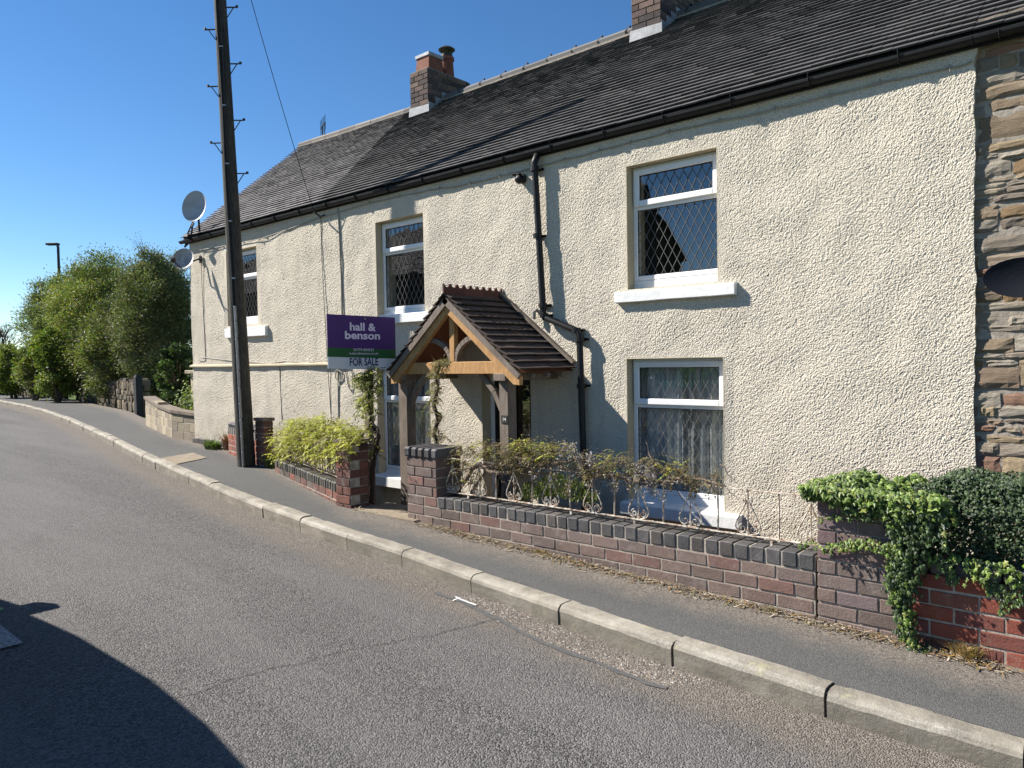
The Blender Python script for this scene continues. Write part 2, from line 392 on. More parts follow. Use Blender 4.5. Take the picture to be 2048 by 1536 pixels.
# road
def strip(name,offs,yfun,zoff,mat,kdfun,label=None):
    me=bpy.data.meshes.new(name); vs=[];fs=[];kd=[]
    for i,X in enumerate(Xs):
        for o in offs(X):
            y=yfun(X,o); vs.append((X,y,hp(X)+zoff(X,y)+OFF)); kd.append(kdfun(X,o))
    k=len(offs(Xs[0]))
    for i in range(len(Xs)-1):
        for j in range(k-1):
            a=i*k+j; fs.append((a,a+k,a+k+1,a+1))
    me.from_pydata(vs,[],fs); me.materials.append(mat); me.polygons.foreach_set('use_smooth',[True]*len(fs))
    a=me.attributes.new('kd','FLOAT','POINT'); a.data.foreach_set('value',kd); me.update()
    if me.polygons[0].normal.z<0: me.flip_normals()
    o=bpy.data.objects.new(name,me); COL.objects.link(o); tag(o,kind='structure'); return o
RO=[-.03,.06,.15,.25,.4,.6,.9,1.3,2,3,4.2,5.5,7.2]
def roadz(X,y): return RD-.02*min(1,abs(kerb_at(X)-y)/.3)*0+.012*noise.noise(V((X*.5,y*.5,0)))
strip('road',lambda X:RO,lambda X,o:kerb_at(X)-o,roadz,M['road'],lambda X,o:o)
PO=[0,.12,.25,.4,.6,.75,.85,.93,1.0]
def pavey(X,o):
    a=kerb_at(X)+.12; b=back_at(X)+.05; return a+(b-a)*o
strip('pavement',lambda X:PO,pavey,lambda X,y:-.004+.006*noise.noise(V((X*.8,y*.8,3))),M['pave'],lambda X,o:(back_at(X)+.05-pavey(X,o))-(.16 if X>-5.8 else .0))
# far-side kerb and verge, terrain, hills
mb=MB()
def terr(X,Y):
    z=hp(X)-.17
    if Y>back_at(X)-.1:
        if X>-12.6: z=-1.9
        else: z=hp(X)-.10+ (Y-back_at(X))*.01
    d=math.hypot(X,Y)
    if Y<kerb_at(max(X,-75))-7.0 : z=hp(X)-.05
    return z+(.05*noise.noise(V((X*.2,Y*.2,1))) if d>20 else 0)
gx=[-400,-250,-160,-110,-80,-60,-48,-40,-34,-29,-25,-22,-19.5,-17.5,-16,-14.5,-13.4,-12.62,-12.58,-11,-10,-9,-8,-7,-6,-5,-4,-3,-2,-1,0,1,2,4,7,11,16,25,50,120,300]
gy=[-300,-120,-60,-30,-18,-12,-8,-5.5,-3.6,-2,0,1.5,3,4,4.4,4.7,5,5.3,5.7,6,6.5,7.2,8.2,9.5,11,13,16,20,26,34,45,60,90,140,220,400]
vs_=[];fs_=[]
for X in gx:
    for Y in gy: vs_.append((X,Y,terr(X,Y)))
n=len(gy)
for i in range(len(gx)-1):
    for j in range(n-1): a=i*n+j; fs_.append((a,a+n,a+n+1,a+1))
mb.add(vs_,fs_); g=build(mb,'ground',M['turf'],kind='structure',smooth=False,loc=(0,0,0)); g.data.flip_normals() if g.data.polygons[0].normal.z<0 else None
# garden soil behind the low walls
mb=MB(); mb.quad((2.5,4.45,-1.83),(2.5,6.1,-1.83),(-10.6,6.1,-1.80),(-10.6,5.75,-1.80)); mb.quad((2.5,4.45,-1.83),(-10.6,5.75,-1.80),(-8.3,5.3,-1.80),(-5.8,4.5,-1.82))
build(mb,'garden_soil',M['soil'],kind='structure')
# hills behind, far off
for nm,D,base,amp,seed,mt in (('hill',420,8.5,5,3,M['hill']),('field_slope',230,1.9,1.2,9,M['field'])):
    mb=MB(); ro=[]
    for i in range(61):
        a=R(-20+ i*2.4); top=base+amp*noise.noise(V((i*.22,seed,0)))+ (2.5*noise.noise(V((i*1.7,seed,4))) if nm=='hill' else 0)
        c,s=-math.cos(a),math.sin(a)
        ro.append([(c*D*.75,s*D*.75,-2.5),(c*D*.9,s*D*.9,top*.45),(c*D,s*D,top),(c*D*1.3,s*D*1.3,-3)])
    for a,b in zip(ro,ro[1:]):
        for k in range(3): mb.quad(a[k],b[k],b[k+1],a[k+1])
    build(mb,nm,mt,kind='structure',smooth=True)
# kerb: individual kerbstones laid as one run
mb=MB(); path=[]
acc=0
# kerb joints: the traced ones near the eye, then every .85 m
def karc():
    js=[kraw[i].copy() for i in range(0,11)]
    pts=list(js); a=js[0]
    left=[V((x,kerb_at(x),0)) for x in [kraw[0].x+.8*k for k in range(1,18)]]; left.reverse()
    cur=js[-1]
    while cur.x>-62:
        x=cur.x-.8; cur=V((x,kerb_at(x),0)); pts.append(cur)
    return left+pts
J=karc()
for i,(a,b) in enumerate(zip(J,J[1:])):
    d=(b-a).normalized(); nrm=V((-d.y,d.x,0)); 
    if nrm.y<0: nrm=-nrm
    gap=.006+(.012 if i%5==3 else 0)+U(0,.006); jy=U(-.007,.007); jz=U(-.006,.006)
    p0=a+d*gap/2+nrm*jy; p1=b-d*gap/2+nrm*(jy+U(-.004,.004)); N=18; rows=[]
    for k in range(N+1):
        p=p0.lerp(p1,k/N); z=hp(p.x)+jz
        prof=[(0.012,RD-.08),(0.004,-.035),(0.012,-.016),(.03,-.002),(.06,.002),(.125,0.001),(.125,-.12)]
        rows.append([(p.x+nrm.x*o+0,p.y+nrm.y*o+.004*noise.noise(V((p.x*9,o*30,1))),z+h+.004*noise.noise(V((p.x*11,o*20,5)))) for o,h in prof])
    fs=[];vs=[q for r in rows for q in r]; K=7
    for k in range(N):
        for q in range(K-1): fs.append((k*K+q,k*K+q+1,(k+1)*K+q+1,(k+1)*K+q))
    fs.append(tuple(range(K-1,-1,-1))); fs.append(tuple(N*K+q for q in range(K)))
    mb.add(vs,fs)
# bed below joints
kb=build(mb,'kerb',M['kerb'],kind='structure',loc=(0,0,0))
mb=MB()
for a,b in zip(J,J[1:]):
    n_=V((0,1,0)); za,zb=hp(a.x),hp(b.x)
    mb.add([(a.x,a.y+.03,za+RD-.05),(b.x,b.y+.03,zb+RD-.05),(b.x,b.y+.03,zb-.012),(a.x,a.y+.03,za-.012),(b.x,b.y+.13,zb-.012),(a.x,a.y+.13,za-.012)],[(0,1,2,3),(3,2,4,5)])
build(mb,'kerb_bed',M['room'],kind='structure')
# far kerb
mb=MB(); 
for a,b in zip(Xs,Xs[1:]):
    ya,yb=kerb_at(a)-7.2,kerb_at(b)-7.2; za,zb=hp(a),hp(b)
    mb.add([(a,ya,za+RD-.05),(b,yb,zb+RD-.05),(b,yb,zb),(a,ya,za),(b,yb-1.6,zb),(a,ya-1.6,za)],[(0,3,2,1),(3,5,4,2)])
build(mb,'far_footway',M['pave'],kind='structure')
# road repairs: a thin tarred seam round the broken strip, transverse crack
def ribbon(name,pts,wd,dz,mat,jit=.0,groundz=RD):
    mb=MB(); P=[gnd(px,py,groundz) for px,py in pts]; Q=[]
    for a,b in zip(P,P[1:]):
        m_=max(2,int((b-a).length/.05))
        Q+= [a.lerp(b,k/m_) for k in range(m_)]
    Q.append(P[-1]); pr=None
    for i,p in enumerate(Q):
        t=(Q[min(i+1,len(Q)-1)]-Q[max(0,i-1)]); t.z=0; t.normalize(); s=V((-t.y,t.x,0)); w_=wd*(.6+.8*abs(noise.noise(V((i*.23,wd*40,0)))))
        o=s*jit*noise.noise(V((i*.3,wd*9,7)))
        z=hp(p.x)+ (roadz(p.x,p.y) if groundz==RD else 0)+dz
        cur=((p.x+o.x+s.x*w_/2,p.y+o.y+s.y*w_/2,z),(p.x+o.x-s.x*w_/2,p.y+o.y-s.y*w_/2,z))
        if pr: mb.quad(pr[0],pr[1],cur[1],cur[0])
        pr=cur
    return build(mb,name,mat,kind='structure')
M['tar']=plain('tar seam',(.088,.088,.085),.85,.3,var=.25,scale=40)
M['crack']=plain('crack shadow',(.05,.046,.043),.95,.1,var=.3,scale=40)
ribbon('tar_seam',[(870,1186),(925,1206),(985,1234),(1020,1252),(1085,1285),(1150,1308),(1225,1336),(1290,1366),(1335,1374)],.045,.004,M['tar'],.02)
ribbon('road_crack',[(1000,1240),(900,1262),(800,1282),(700,1300),(560,1335),(420,1372),(340,1400)],.005,.0045,M['crack'],.05)
# loose grit in the broken strip by the kerb, and litter along the wall foot
mb=MB(); grc=[(.34,.30,.25),(.22,.19,.16),(.44,.40,.35),(.13,.11,.09),(.30,.24,.18)]
def gray(c,a,b):
    k=U(a,b); return tuple(q*k for q in c)
def pebble(mb,p,r,col):
    s=[V((U(.6,1.3)*r,0,0)),V((0,U(.6,1.3)*r,0)),V((0,0,U(.5,.9)*r))]; a=U(0,6.28); ca,sa=math.cos(a),math.sin(a)
    vs=[]
    for q in (V((1,0,0)),V((0,1,0)),V((-1,0,0)),V((0,-1,0))):
        x=q.x*s[0].x; y=q.y*s[1].y; vs.append(p+V((x*ca-y*sa,x*sa+y*ca,0)))
    vs+= [p+V((U(-.3,.3)*r,U(-.3,.3)*r,s[2].z)),p-V((0,0,r*.3))]
    mb.add(vs,[(0,1,4),(1,2,4),(2,3,4),(3,0,4)],col)
def inner(px,py): return gnd(px,py,RD)
patch=[(905,1196,940,1152+38),(985,1234,1000,1206),(1085,1285,1115,1254),(1225,1336,1270,1310),(1330,1370,1420,1360)]
for k in range(5200):
    i=rnd.randrange(len(patch)-1); a=patch[i]; b=patch[i+1]; t=rnd.random(); s=rnd.random()
    A=inner(a[0]+(b[0]-a[0])*t,a[1]+(b[1]-a[1])*t); B=inner(a[2]+(b[2]-a[2])*t,a[3]+(b[3]-a[3])*t); p=A.lerp(B,s)
    p.x+=U(-.02,.02); p.y+=U(-.02,.02); p.z=hp(p.x)+roadz(p.x,p.y)
    dens=noise.noise(V((p.x*6,p.y*6,2)))
    if dens<-.15 and rnd.random()<.7: continue
    pebble(mb,p,U(.002,.0065)*(1.6 if rnd.random()<.06 else 1),gray(rnd.choice(grc),.8,1.15))
for k in range(5200):
    x=U(-12,.6); off=abs(rnd.gauss(0,.10)); y=kerb_at(x)-.01-off; p=V((x,y,hp(x)+roadz(x,y)))
    pebble(mb,p,U(.0015,.004),gray(rnd.choice(grc),.8,1.1))
build(mb,'gutter_grit',M['grit'],colors=True,label='loose grey grit and broken asphalt lying along the kerb edge of the road',cat='gravel',kind='stuff')
mb=MB(); lc=[(.22,.165,.11),(.17,.13,.09),(.36,.30,.22),(.42,.36,.28),(.10,.075,.05),(.16,.14,.05),(.30,.18,.07)]
wallfoot=lambda X: (4.32 if X>-4.9 else 4.33 if X>-5.8 else back_at(X)-.06)
for k in range(7000):
    x=U(-9,.3) if k%3 else U(-4.8,-.6)
    if -5.75<x<-4.95 and rnd.random()<.75: continue
    if noise.noise(V((x*3.1,1,0)))<-.2 and rnd.random()<.6: continue
    off=abs(rnd.gauss(0,.05))+.005; y=wallfoot(x)-off; z=hp(x)+.004+max(0,.022-off*.3)*U(0,1)
    p=V((x,y,z)); c=gray(rnd.choice(lc),.7,1.1)
    if rnd.random()<.7: pebble(mb,p,U(.002,.006),c)
    else:
        a=U(0,6.28); L=U(.008,.03); w_=U(.0015,.005); d=V((math.cos(a)*L,math.sin(a)*L,U(-.002,.006))); s=V((-math.sin(a)*w_,math.cos(a)*w_,0))
        mb.quad(p-d-s,p+d-s,p+d+s,p-d+s,c)
build(mb,'leaf_litter',M['grit'],colors=True,label='dry brown leaf litter and grit along the foot of the brick garden walls',cat='leaf litter',kind='stuff')
# painted survey mark, concrete cover, centre-line dash
def flat(name,pts,dz,mat,gz=0.0):
    mb=MB(); P=[gnd(px,py,gz) for px,py in pts]; mb.add([(p.x,p.y,hp(p.x)+(roadz(p.x,p.y) if gz==RD else 0)+dz) for p in P],[tuple(range(len(P)))])
    o=build(mb,name,mat,kind='structure')
    if o.data.polygons[0].normal.z<0: o.data.flip_normals()
flat('road_marking',[(915,1197.5),(953,1211.5),(951,1213.5),(914,1199.5)],.006,M['white'],RD)
flat('road_marking',[(905,1203),(919,1197),(920,1198.5),(906,1204.5)],.0062,M['white'],RD)
flat('road_marking',[(912,1195),(921,1200.5),(918,1201.5),(910,1196)],.0064,M['white'],RD)
flat('pavement_patch',[(320,917),(386,906),(414,916),(352,929)],.006,M['tan'])
p=gnd(20,1290,RD)
mb=MB()
for k in range(9):
    x0=-4.75-4.0*k; 
    mb.add([(x0,p.y-.06,hp(x0)+RD+.012),(x0-1.9,p.y-.06,hp(x0-1.9)+RD+.012),(x0-1.9,p.y+.05,hp(x0-1.9)+RD+.012),(x0,p.y+.05,hp(x0)+RD+.012)],[(3,2,1,0)])
build(mb,'road_marking',M['wornshaded'],kind='structure')
# gate threshold
mb=MB(); a=gnd(742,1021);b=gnd(818,1044)
mb.box((-5.80,4.28,-1.75),(-4.93,4.72,-1.372)); build(mb,'threshold_step',M['tan'],kind='structure')
# ================================================================= the cottage
F=5.9; EY=F-.07
XR=at(1950,500,F).x; XL=at(385,700,F).x
HE=.5*( (at(1434,203,EY)).z + (at(500,440,EY)).z )
RY=8.8
rA=at(605,291,RY); rB=at(818,224,RY); rC=at(1262,64,RY)
HR=(at(1090,128,RY).z+at(1262,66,RY).z)/2
house=root('cottage',((XL+XR)/2,F,-1.85),'cream pebbledashed two-storey cottage with white leaded windows and a dark tiled roof','house')
FR=.10       # frame set back
def opening(l,r,top,bot,topx,botx,fy=0):
    return [l,r,top,bot]
W1=dict(x0=at(455,600,F).x,x1=at(514.5,560,F).x,h1=at(514,491,F).z,h0=at(521,648,F+FR).z)
W2=dict(x0=at(752,500,F).x,x1=at(848,500,F).x,h1=at(846,425,F).z,h0=at(852,629,F+FR).z)
W3=dict(x0=at(1254,450,F).x,x1=at(1435,450,F).x,h1=at(1434,294,F).z,h0=at(1437,566,F+FR).z)
W4=dict(x0=at(756,850,F).x,x1=at(862,850,F).x,h1=at(768,738,F).z,h0=at(768,948,F+FR).z)
W5=dict(x0=at(1255,850,F).x,x1=at(1448,850,F).x,h1=at(1448,714,F).z,h0=at(1453,1022,F+FR).z)
DR=dict(x0=at(965,850,F).x,x1=at(1063,850,F).x,h1=at(1045,748,F).z,h0=-1.75)
OPS=[W1,W2,W3,W4,W5,DR]
print('OPEN',[(round(o['x0'],2),round(o['x1'],2),round(o['h0'],2),round(o['h1'],2)) for o in OPS],'HE',HE,'HR',HR,'XL',XL,'XR',XR,rA,rB,rC)
def wall_mesh():
    mb=MB()
    xs=set([XL,XR,-4.6,-8]); zs=set([-2.0,HE-.01])
    for o in OPS: xs|={o['x0'],o['x1']}; zs|={o['h0'],o['h1']}
    def fill(s,st):
        s=sorted(s); out=[]
        for a,b in zip(s,s[1:]):
            if b-a<1e-6: continue
            m_=max(1,round((b-a)/st(a))); out+= [a+(b-a)*k/m_ for k in range(m_)]
        return out+[s[-1]]
    X=fill(xs,lambda a:.0062 if a>-4.7 else (.009 if a>-8.1 else .014)); Z=fill(zs,lambda a:.0068)
    nz=noise.noise; vor=noise.voronoi
    def disp(x,z):
        k=1.0
        for o in OPS:
            if o['x0']-.1<x<o['x1']+.1 and o['h0']-.1<z<o['h1']+.1:
                dx=max(o['x0']-x,0,x-o['x1']); dz=max(o['h0']-z,0,z-o['h1']); k=min(k,min(1,math.hypot(dx,dz)/.09))
        v=.018*nz((x*.9,z*.9,4.0))+.007*nz((x*4,z*4,9.0))
        w1=nz((x*30,z*30,3.0))*.5; g=vor((x*74+w1,z*74-w1,1.0))[0][0]-.4; g2=nz((x*150,z*150,7.0))
        return F-.004+v*k-(-.0066*g+.0022*g2)*(.35+.65*k)
    def xo(x,z):
        return x+(.035*nz((z*1.6,3,0))+.014*nz((z*9,5,0)) if abs(x-XR)<1e-6 else 0)
    vs=[(xo(x,z),disp(x,z),z) for x in X for z in Z]; n=len(Z); fs=[]
    okx=[[ (o['x0']<(X[i]+X[i+1])/2<o['x1']) for o in OPS] for i in range(len(X)-1)]; okz=[[ (o['h0']<(Z[j]+Z[j+1])/2<o['h1']) for o in OPS] for j in range(n-1)]
    for i in range(len(X)-1):
        ox=okx[i]; any_=any(ox)
        for j in range(n-1):
            if any_ and any(p and q for p,q in zip(ox,okz[j])): continue
            fs.append((i*n+j,(i+1)*n+j,(i+1)*n+j+1,i*n+j+1))
    mb.add(vs,fs)
    e=(len(X)-1)*n; Zr=Z[::6]+[Z[-1]]
    for a,b in zip(Zr,Zr[1:]): mb.quad((xo(XR,a),disp(XR,a)+.004,a),(xo(XR,a),F+.12,a),(xo(XR,b),F+.12,b),(xo(XR,b),disp(XR,b)+.004,b))
    G=[(XL,F,-2),(rA.x,RY+3,-2),(rA.x,RY+3,HE),(rA.x,RY,HR-.15),(XL,F,HE+.05)]
    mb.add(G,[(0,1,2,3,4)])
    mb.quad((rA.x,RY+3,-2),(XR,RY+3,-2),(XR,RY+3,HE),(rA.x,RY+3,HE))
    mb.add([(XR,F+.12,-2),(XR,RY+3,-2),(XR,RY+3,HE),(XR,RY,HR-.15),(XR,F+.12,HE)],[(0,4,3,2,1)])
    return mb
wo=build(wall_mesh(),'wall',M['dash'],house)
D=.30
def reveal(o,parent):
    mb=MB(); x0,x1,h0,h1=o['x0'],o['x1'],o['h0'],o['h1']; y0=F-.006; y1=F+D; t=.05
    mb.box((x0-t,F+.018,h0-t),(x0+.003,y1,h1+t)); mb.box((x1-.003,F+.018,h0-t),(x1+t,y1,h1+t)); mb.box((x0+.003,F+.018,h1-.003),(x1-.003,y1,h1+t)); mb.box((x0-.004,y0+.002,h0),(x0+.0025,F+.02,h1)); mb.box((x1-.0025,y0+.002,h0),(x1+.004,F+.02,h1)); mb.box((x0+.0025,y0+.002,h1-.0025),(x1-.0025,F+.02,h1+.004)); mb.box((x0+.003,y0+.02,h0-t),(x1-.003,y1,h0+.002))
    build(mb,'reveal',M['reveal'],parent)
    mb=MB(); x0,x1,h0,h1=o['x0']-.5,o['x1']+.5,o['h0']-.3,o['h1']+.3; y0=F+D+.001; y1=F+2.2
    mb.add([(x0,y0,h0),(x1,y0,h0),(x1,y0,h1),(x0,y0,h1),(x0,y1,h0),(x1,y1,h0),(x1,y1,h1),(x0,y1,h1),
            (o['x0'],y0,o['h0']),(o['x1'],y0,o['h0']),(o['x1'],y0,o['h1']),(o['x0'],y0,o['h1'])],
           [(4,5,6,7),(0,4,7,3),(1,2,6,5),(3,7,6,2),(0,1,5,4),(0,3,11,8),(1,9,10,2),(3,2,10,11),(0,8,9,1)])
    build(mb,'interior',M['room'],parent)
def lattice(mb,x0,x1,h0,h1,y,pw,ph,ox=0,oz=0):
    wd=.0022
    A=(x0,x1,h0,h1); k=ph/pw
    for sgn in (1,-1):
        c=-80
        while c<80:
            # line: z-h0 = sgn*k*(x-x0) + c*ph/1 ... clipped to the pane
            b=c*ph+oz; pts=[]
            za=b; xa=x0; zb=b+sgn*k*(x1-x0); xb=x1
            # clip in z
            def clip(xa,za,xb,zb):
                H=h1-h0
                if max(za,zb)<=0 or min(za,zb)>=H: return None
                P=[(xa,za),(xb,zb)]; o=[]
                for (x,z),(x2,z2) in ((P[0],P[1]),(P[1],P[0])):
                    if z<0: t=(0-z)/(z2-z); x=x+(x2-x)*t; z=0
                    elif z>H: t=(H-z)/(z2-z); x=x+(x2-x)*t; z=H
                    o.append((x,z))
                return o
            q=clip(xa,za,xb,zb)
            if q and math.hypot(q[0][0]-q[1][0],q[0][1]-q[1][1])>.01:
                (a,az),(b2,bz)=q; mb.bar((a,y-(.001 if sgn>0 else 0),h0+az),(b2,y-(.001 if sgn>0 else 0),h0+bz),wd*2,.003,up=V((0,1,0)),ch=.0008)
            c+=1
def window(o,name,label,transom,sill=None,curtain=None,pw=.088,ph=.155,fw=.055,top='sash'):
    x0,x1,h0,h1=o['x0'],o['x1'],o['h0']+.01,o['h1']; y=F+FR
    w_=MB(); d=.06
    e=.004
    w_.cbox(((x0+x1)/2,y+d/2,h0+.035),(V((1,0,0)),V((0,1,0)),V((0,0,1))),((x1-x0)/2-e,d/2,.035),.004)    # sill section
    fx0,fx1=x0+e,x1-e; hb=h0+.072
    def member(a,b,c,dd,yy=0,th=d): w_.cbox(((a+b)/2,y+yy+th/2,(c+dd)/2),(V((1,0,0)),V((0,1,0)),V((0,0,1))),((b-a)/2,th/2,(dd-c)/2),.005)
    member(fx0,fx0+fw*.8,hb,h1-e); member(fx1-fw*.8,fx1,hb,h1-e); member(fx0+fw*.8,fx1-fw*.8,h1-fw*.8,h1-e); member(fx0+fw*.8,fx1-fw*.8,hb,hb+fw*.8)
    tz=h1-(h1-h0)*transom; member(fx0+fw*.8,fx1-fw*.8,tz-.022,tz+.022,.004)
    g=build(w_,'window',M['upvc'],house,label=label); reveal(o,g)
    # opening light above the transom stands proud
    s=MB(); sx0,sx1,sz0,sz1=fx0+.022,fx1-.022,tz+.008,h1-.028; sw=.055
    def mem2(a,b,c,dd): s.cbox(((a+b)/2,y-.011,(c+dd)/2),(V((1,0,0)),V((0,1,0)),V((0,0,1))),((b-a)/2,.0115,(dd-c)/2),.006)
    mem2(sx0,sx0+sw,sz0,sz1); mem2(sx1-sw,sx1,sz0,sz1); mem2(sx0+sw,sx1-sw,sz1-sw,sz1); mem2(sx0+sw,sx1-sw,sz0,sz0+sw)
    build(s,'top_sash',M['upvc'],g)
    panes=[(sx0+sw,sx1-sw,sz0+sw,sz1-sw,y-.004),(fx0+fw*.8,fx1-fw*.8,hb+fw*.8,tz-.022,y+.012)]
    for (a,b,c,dd,yy) in panes:
        p=MB(); p.quad((a-.002,yy+.006,c-.002),(b+.002,yy+.006,c-.002),(b+.002,yy+.006,dd+.002),(a-.002,yy+.006,dd+.002)); build(p,'pane',M['glass'],g)
        l=MB(); lattice(l,a,b,c,dd,yy+.001,pw,ph,0,ph*.3); build(l,'leading',M['leadcame'],g)
        q=MB(); t=.006
        for (u0,u1,v0,v1) in ((a,a+t,c,dd),(b-t,b,c,dd),(a+t,b-t,c,c+t),(a+t,b-t,dd-t,dd)): q.box((u0,yy-.003,v0),(u1,yy+.005,v1))
        build(q,'gasket',M['gasket'],g)
    if curtain:
        c=MB(); N=220; vs=[]
        for k in range(N+1):
            x=x0-.02+(x1-x0+.04)*k/N; ph_=x*curtain+1.6*noise.noise(V((x*6,1,0)))
            yy=F+.185+.020*math.sin(ph_)+.012*math.sin(ph_*2.7+1)
            vs+=[(x,yy-.01,h0-.05),(x,yy,h0+(h1-h0)*.5),(x,yy+.012,h1+.05)]
        c.add(vs,[(3*k+j,3*k+3+j,3*k+4+j,3*k+1+j) for k in range(N) for j in (0,1)]); build(c,'net_curtain',M['net'],g,smooth=True)
    if sill:
        a,b,zt,zb,pr=sill; s=MB(); ax=(V((1,0,0)),V((0,1,0)),V((0,0,1)))
        n_=10; vs=[];fs=[]
        prof=[(F+FR,zt+.012),(F-pr+.01,zt-.004),(F-pr,zt-.014),(F-pr,zb+.006),(F-pr+.006,zb),(F+.02,zb)]
        for k in range(n_+1):
            x=a+(b-a)*k/n_
            for (py_,pz_) in prof: vs.append((x,py_+.003*noise.noise(V((x*4,pz_*20,0))),pz_+.003*noise.noise(V((x*5,py_*3,8)))))
        K=len(prof)
        for k in range(n_):
            for q in range(K-1): fs.append((k*K+q,k*K+q+1,(k+1)*K+q+1,(k+1)*K+q))
        fs.append(tuple(range(K-1,-1,-1))); fs.append(tuple(n_*K+q for q in range(K)))
        s.add(vs,fs); build(s,'sill',M['sill'],g)
    return g
def sl(l,r,pr,top,bot):   # sill from pixels (front face)
    return (at(l[0],l[1],F-pr).x,at(r[0],r[1],F-pr).x,top,bot)
zf=lambda px,py,pr: at(px,py,F-pr).z
window(W1,'window','upper white leaded window nearest the left gable, behind the pole',.38,(at(449,665,F-.06).x,at(530,660,F-.06).x,zf(529,651,.06),zf(529,671,.06),.06),pw=.085,ph=.15)
window(W2,'window','upper white leaded window above the for-sale board',.33,(at(757,640,F-.06).x,at(866,640,F-.06).x,zf(847,622.5,.06),zf(847,642,.06),.06),pw=.085,ph=.15)
window(W3,'window','large upper white leaded window to the right of the downpipe',.335,(at(1228,600,F-.06).x,at(1468,580,F-.06).x,zf(1468,563.5,.06),zf(1468,588.5,.06),.06))
window(W4,'window','lower white leaded window half hidden behind the porch post',.30,(at(744,960,F-.1).x,at(872,960,F-.1).x,zf(800,957,.1),zf(800,978,.1),.10),curtain=48,pw=.085,ph=.15)
window(W5,'window','lower white leaded window with net curtains behind the wisteria',.33,(at(1240,1020,F-.1).x,at(1475,1045,F-.1).x,zf(1475,1034,.1),zf(1475,1061,.1),.10),curtain=42)
# front door
dx0,dx1,dh0,dh1=DR['x0'],DR['x1'],DR['h0'],DR['h1']; y=F+.13
ax=(V((1,0,0)),V((0,1,0)),V((0,0,1)))
d=MB()
def bx(mb,a,b,c,e,y0,y1,ch=.004): mb.cbox(((a+b)/2,(y0+y1)/2,(c+e)/2),ax,((b-a)/2,(y1-y0)/2,(e-c)/2),ch)
bx(d,dx0+.055,dx1-.055,dh0,dh0+.55,y+.012,y+.05); bx(d,dx0+.055,dx0+.14,dh0+.55,dh1-.12,y+.012,y+.05); bx(d,dx1-.14,dx1-.055,dh0+.55,dh1-.12,y+.012,y+.05); bx(d,dx0+.055,dx1-.055,dh1-.12,dh1-.06,y+.012,y+.05); bx(d,dx0+.32,dx0+.37,dh0+.55,dh1-.12,y+.014,y+.048)
do=build(d,'door',M['black'],house,label='black glazed front door inside the porch'); reveal(DR,do)
d=MB(); bx(d,dx0+.003,dx0+.055,dh0,dh1-.004,y,y+.06); bx(d,dx1-.055,dx1-.003,dh0,dh1-.004,y,y+.06); bx(d,dx0+.055,dx1-.055,dh1-.06,dh1-.004,y,y+.06); build(d,'frame',M['upvc'],do)
d=MB(); d.quad((dx0+.13,y+.03,dh0+.5),(dx1-.13,y+.03,dh0+.5),(dx1-.13,y+.03,dh1-.1),(dx0+.13,y+.03,dh1-.1)); build(d,'pane',M['glass'],do)
d=MB(); d.tube([(dx0+.1,y+.02,-1.05),(dx0+.1,y-.03,-1.05),(dx0+.2,y-.03,-1.05)],.008); build(d,'handle',M['galv'],do)
# string course + eaves shadow board
d=MB(); z0=at(520,731,F-.03).z; x1=at(700,725,F).x
prev=None
for k in range(41):
    x=XL-.03+(x1-XL)*k/40; z=z0+.006*noise.noise(V((x*2,0,0)))
    cur=[(x,F-.004,z+.03),(x,F-.045,z+.012),(x,F-.045,z-.008),(x,F-.004,z-.014)]
    if prev:
        for q in range(3): d.quad(prev[q],prev[q+1],cur[q+1],cur[q])
    prev=cur
build(d,'string_course',M['reveal'],house)
# blue brick plinth at the left foot
def brickrun(mb,P,dirv,nrm,x0,x1,z0,n,ch_,L,th,colf,half=True,proud=0.0,depth=.1,jit=.0015,skip=None,gap=.010,heads=False,zbot=None):
    """courses of single bricks; the front face lies on P"""
    dirv=V(dirv).normalized(); nrm=V(nrm).normalized(); up=V((0,0,1))
    for r in range(n):
        z=z0+r*ch_+ch_/2; off=(r%2)*L/2 if half else 0
        s=x0-off
        while s<x1-1e-4:
            a=max(s,x0); b=min(s+L,x1)
            if b-a>gap*2.0 and not (skip and skip((a+b)/2,z,r)):
                c=V(P)+dirv*((a+b)/2)-nrm*(depth/2-proud+U(-.002,.002)); c.z=z+U(-.0015,.0015)
                mb.cbox(c,(dirv,nrm,up),((b-a-gap)/2,depth/2,(ch_-gap)/2),.0035,colf(r),0,jit)
            s+=L
plum=[(.175,.128,.110),(.16,.12,.105),(.185,.13,.11),(.165,.126,.112),(.20,.12,.10),(.15,.115,.10),(.17,.125,.105)]
redc=[(.22,.065,.042),(.25,.075,.045),(.20,.06,.042),(.22,.085,.055),(.17,.062,.048)]
sootc=[(.16,.07,.052),(.13,.065,.052),(.18,.075,.055),(.11,.06,.05),(.15,.08,.062)]
bluec=[(.080,.077,.077),(.070,.068,.070),(.095,.09,.088),(.062,.06,.062),(.085,.075,.07)]
def jc(cs):
    def f(r):
        k=U(.84,1.14); return tuple(c*k for c in rnd.choice(cs))
    return f
d=MB(); p=at(392,880,F-.05); brickrun(d,(XL,F-.05,0),(1,0,0),(0,-1,0),0,1.5,-1.44,3,.083,.22,0,jc(bluec),depth=.06)
build(d,'plinth',M['bluebrick'],house,colors=True)
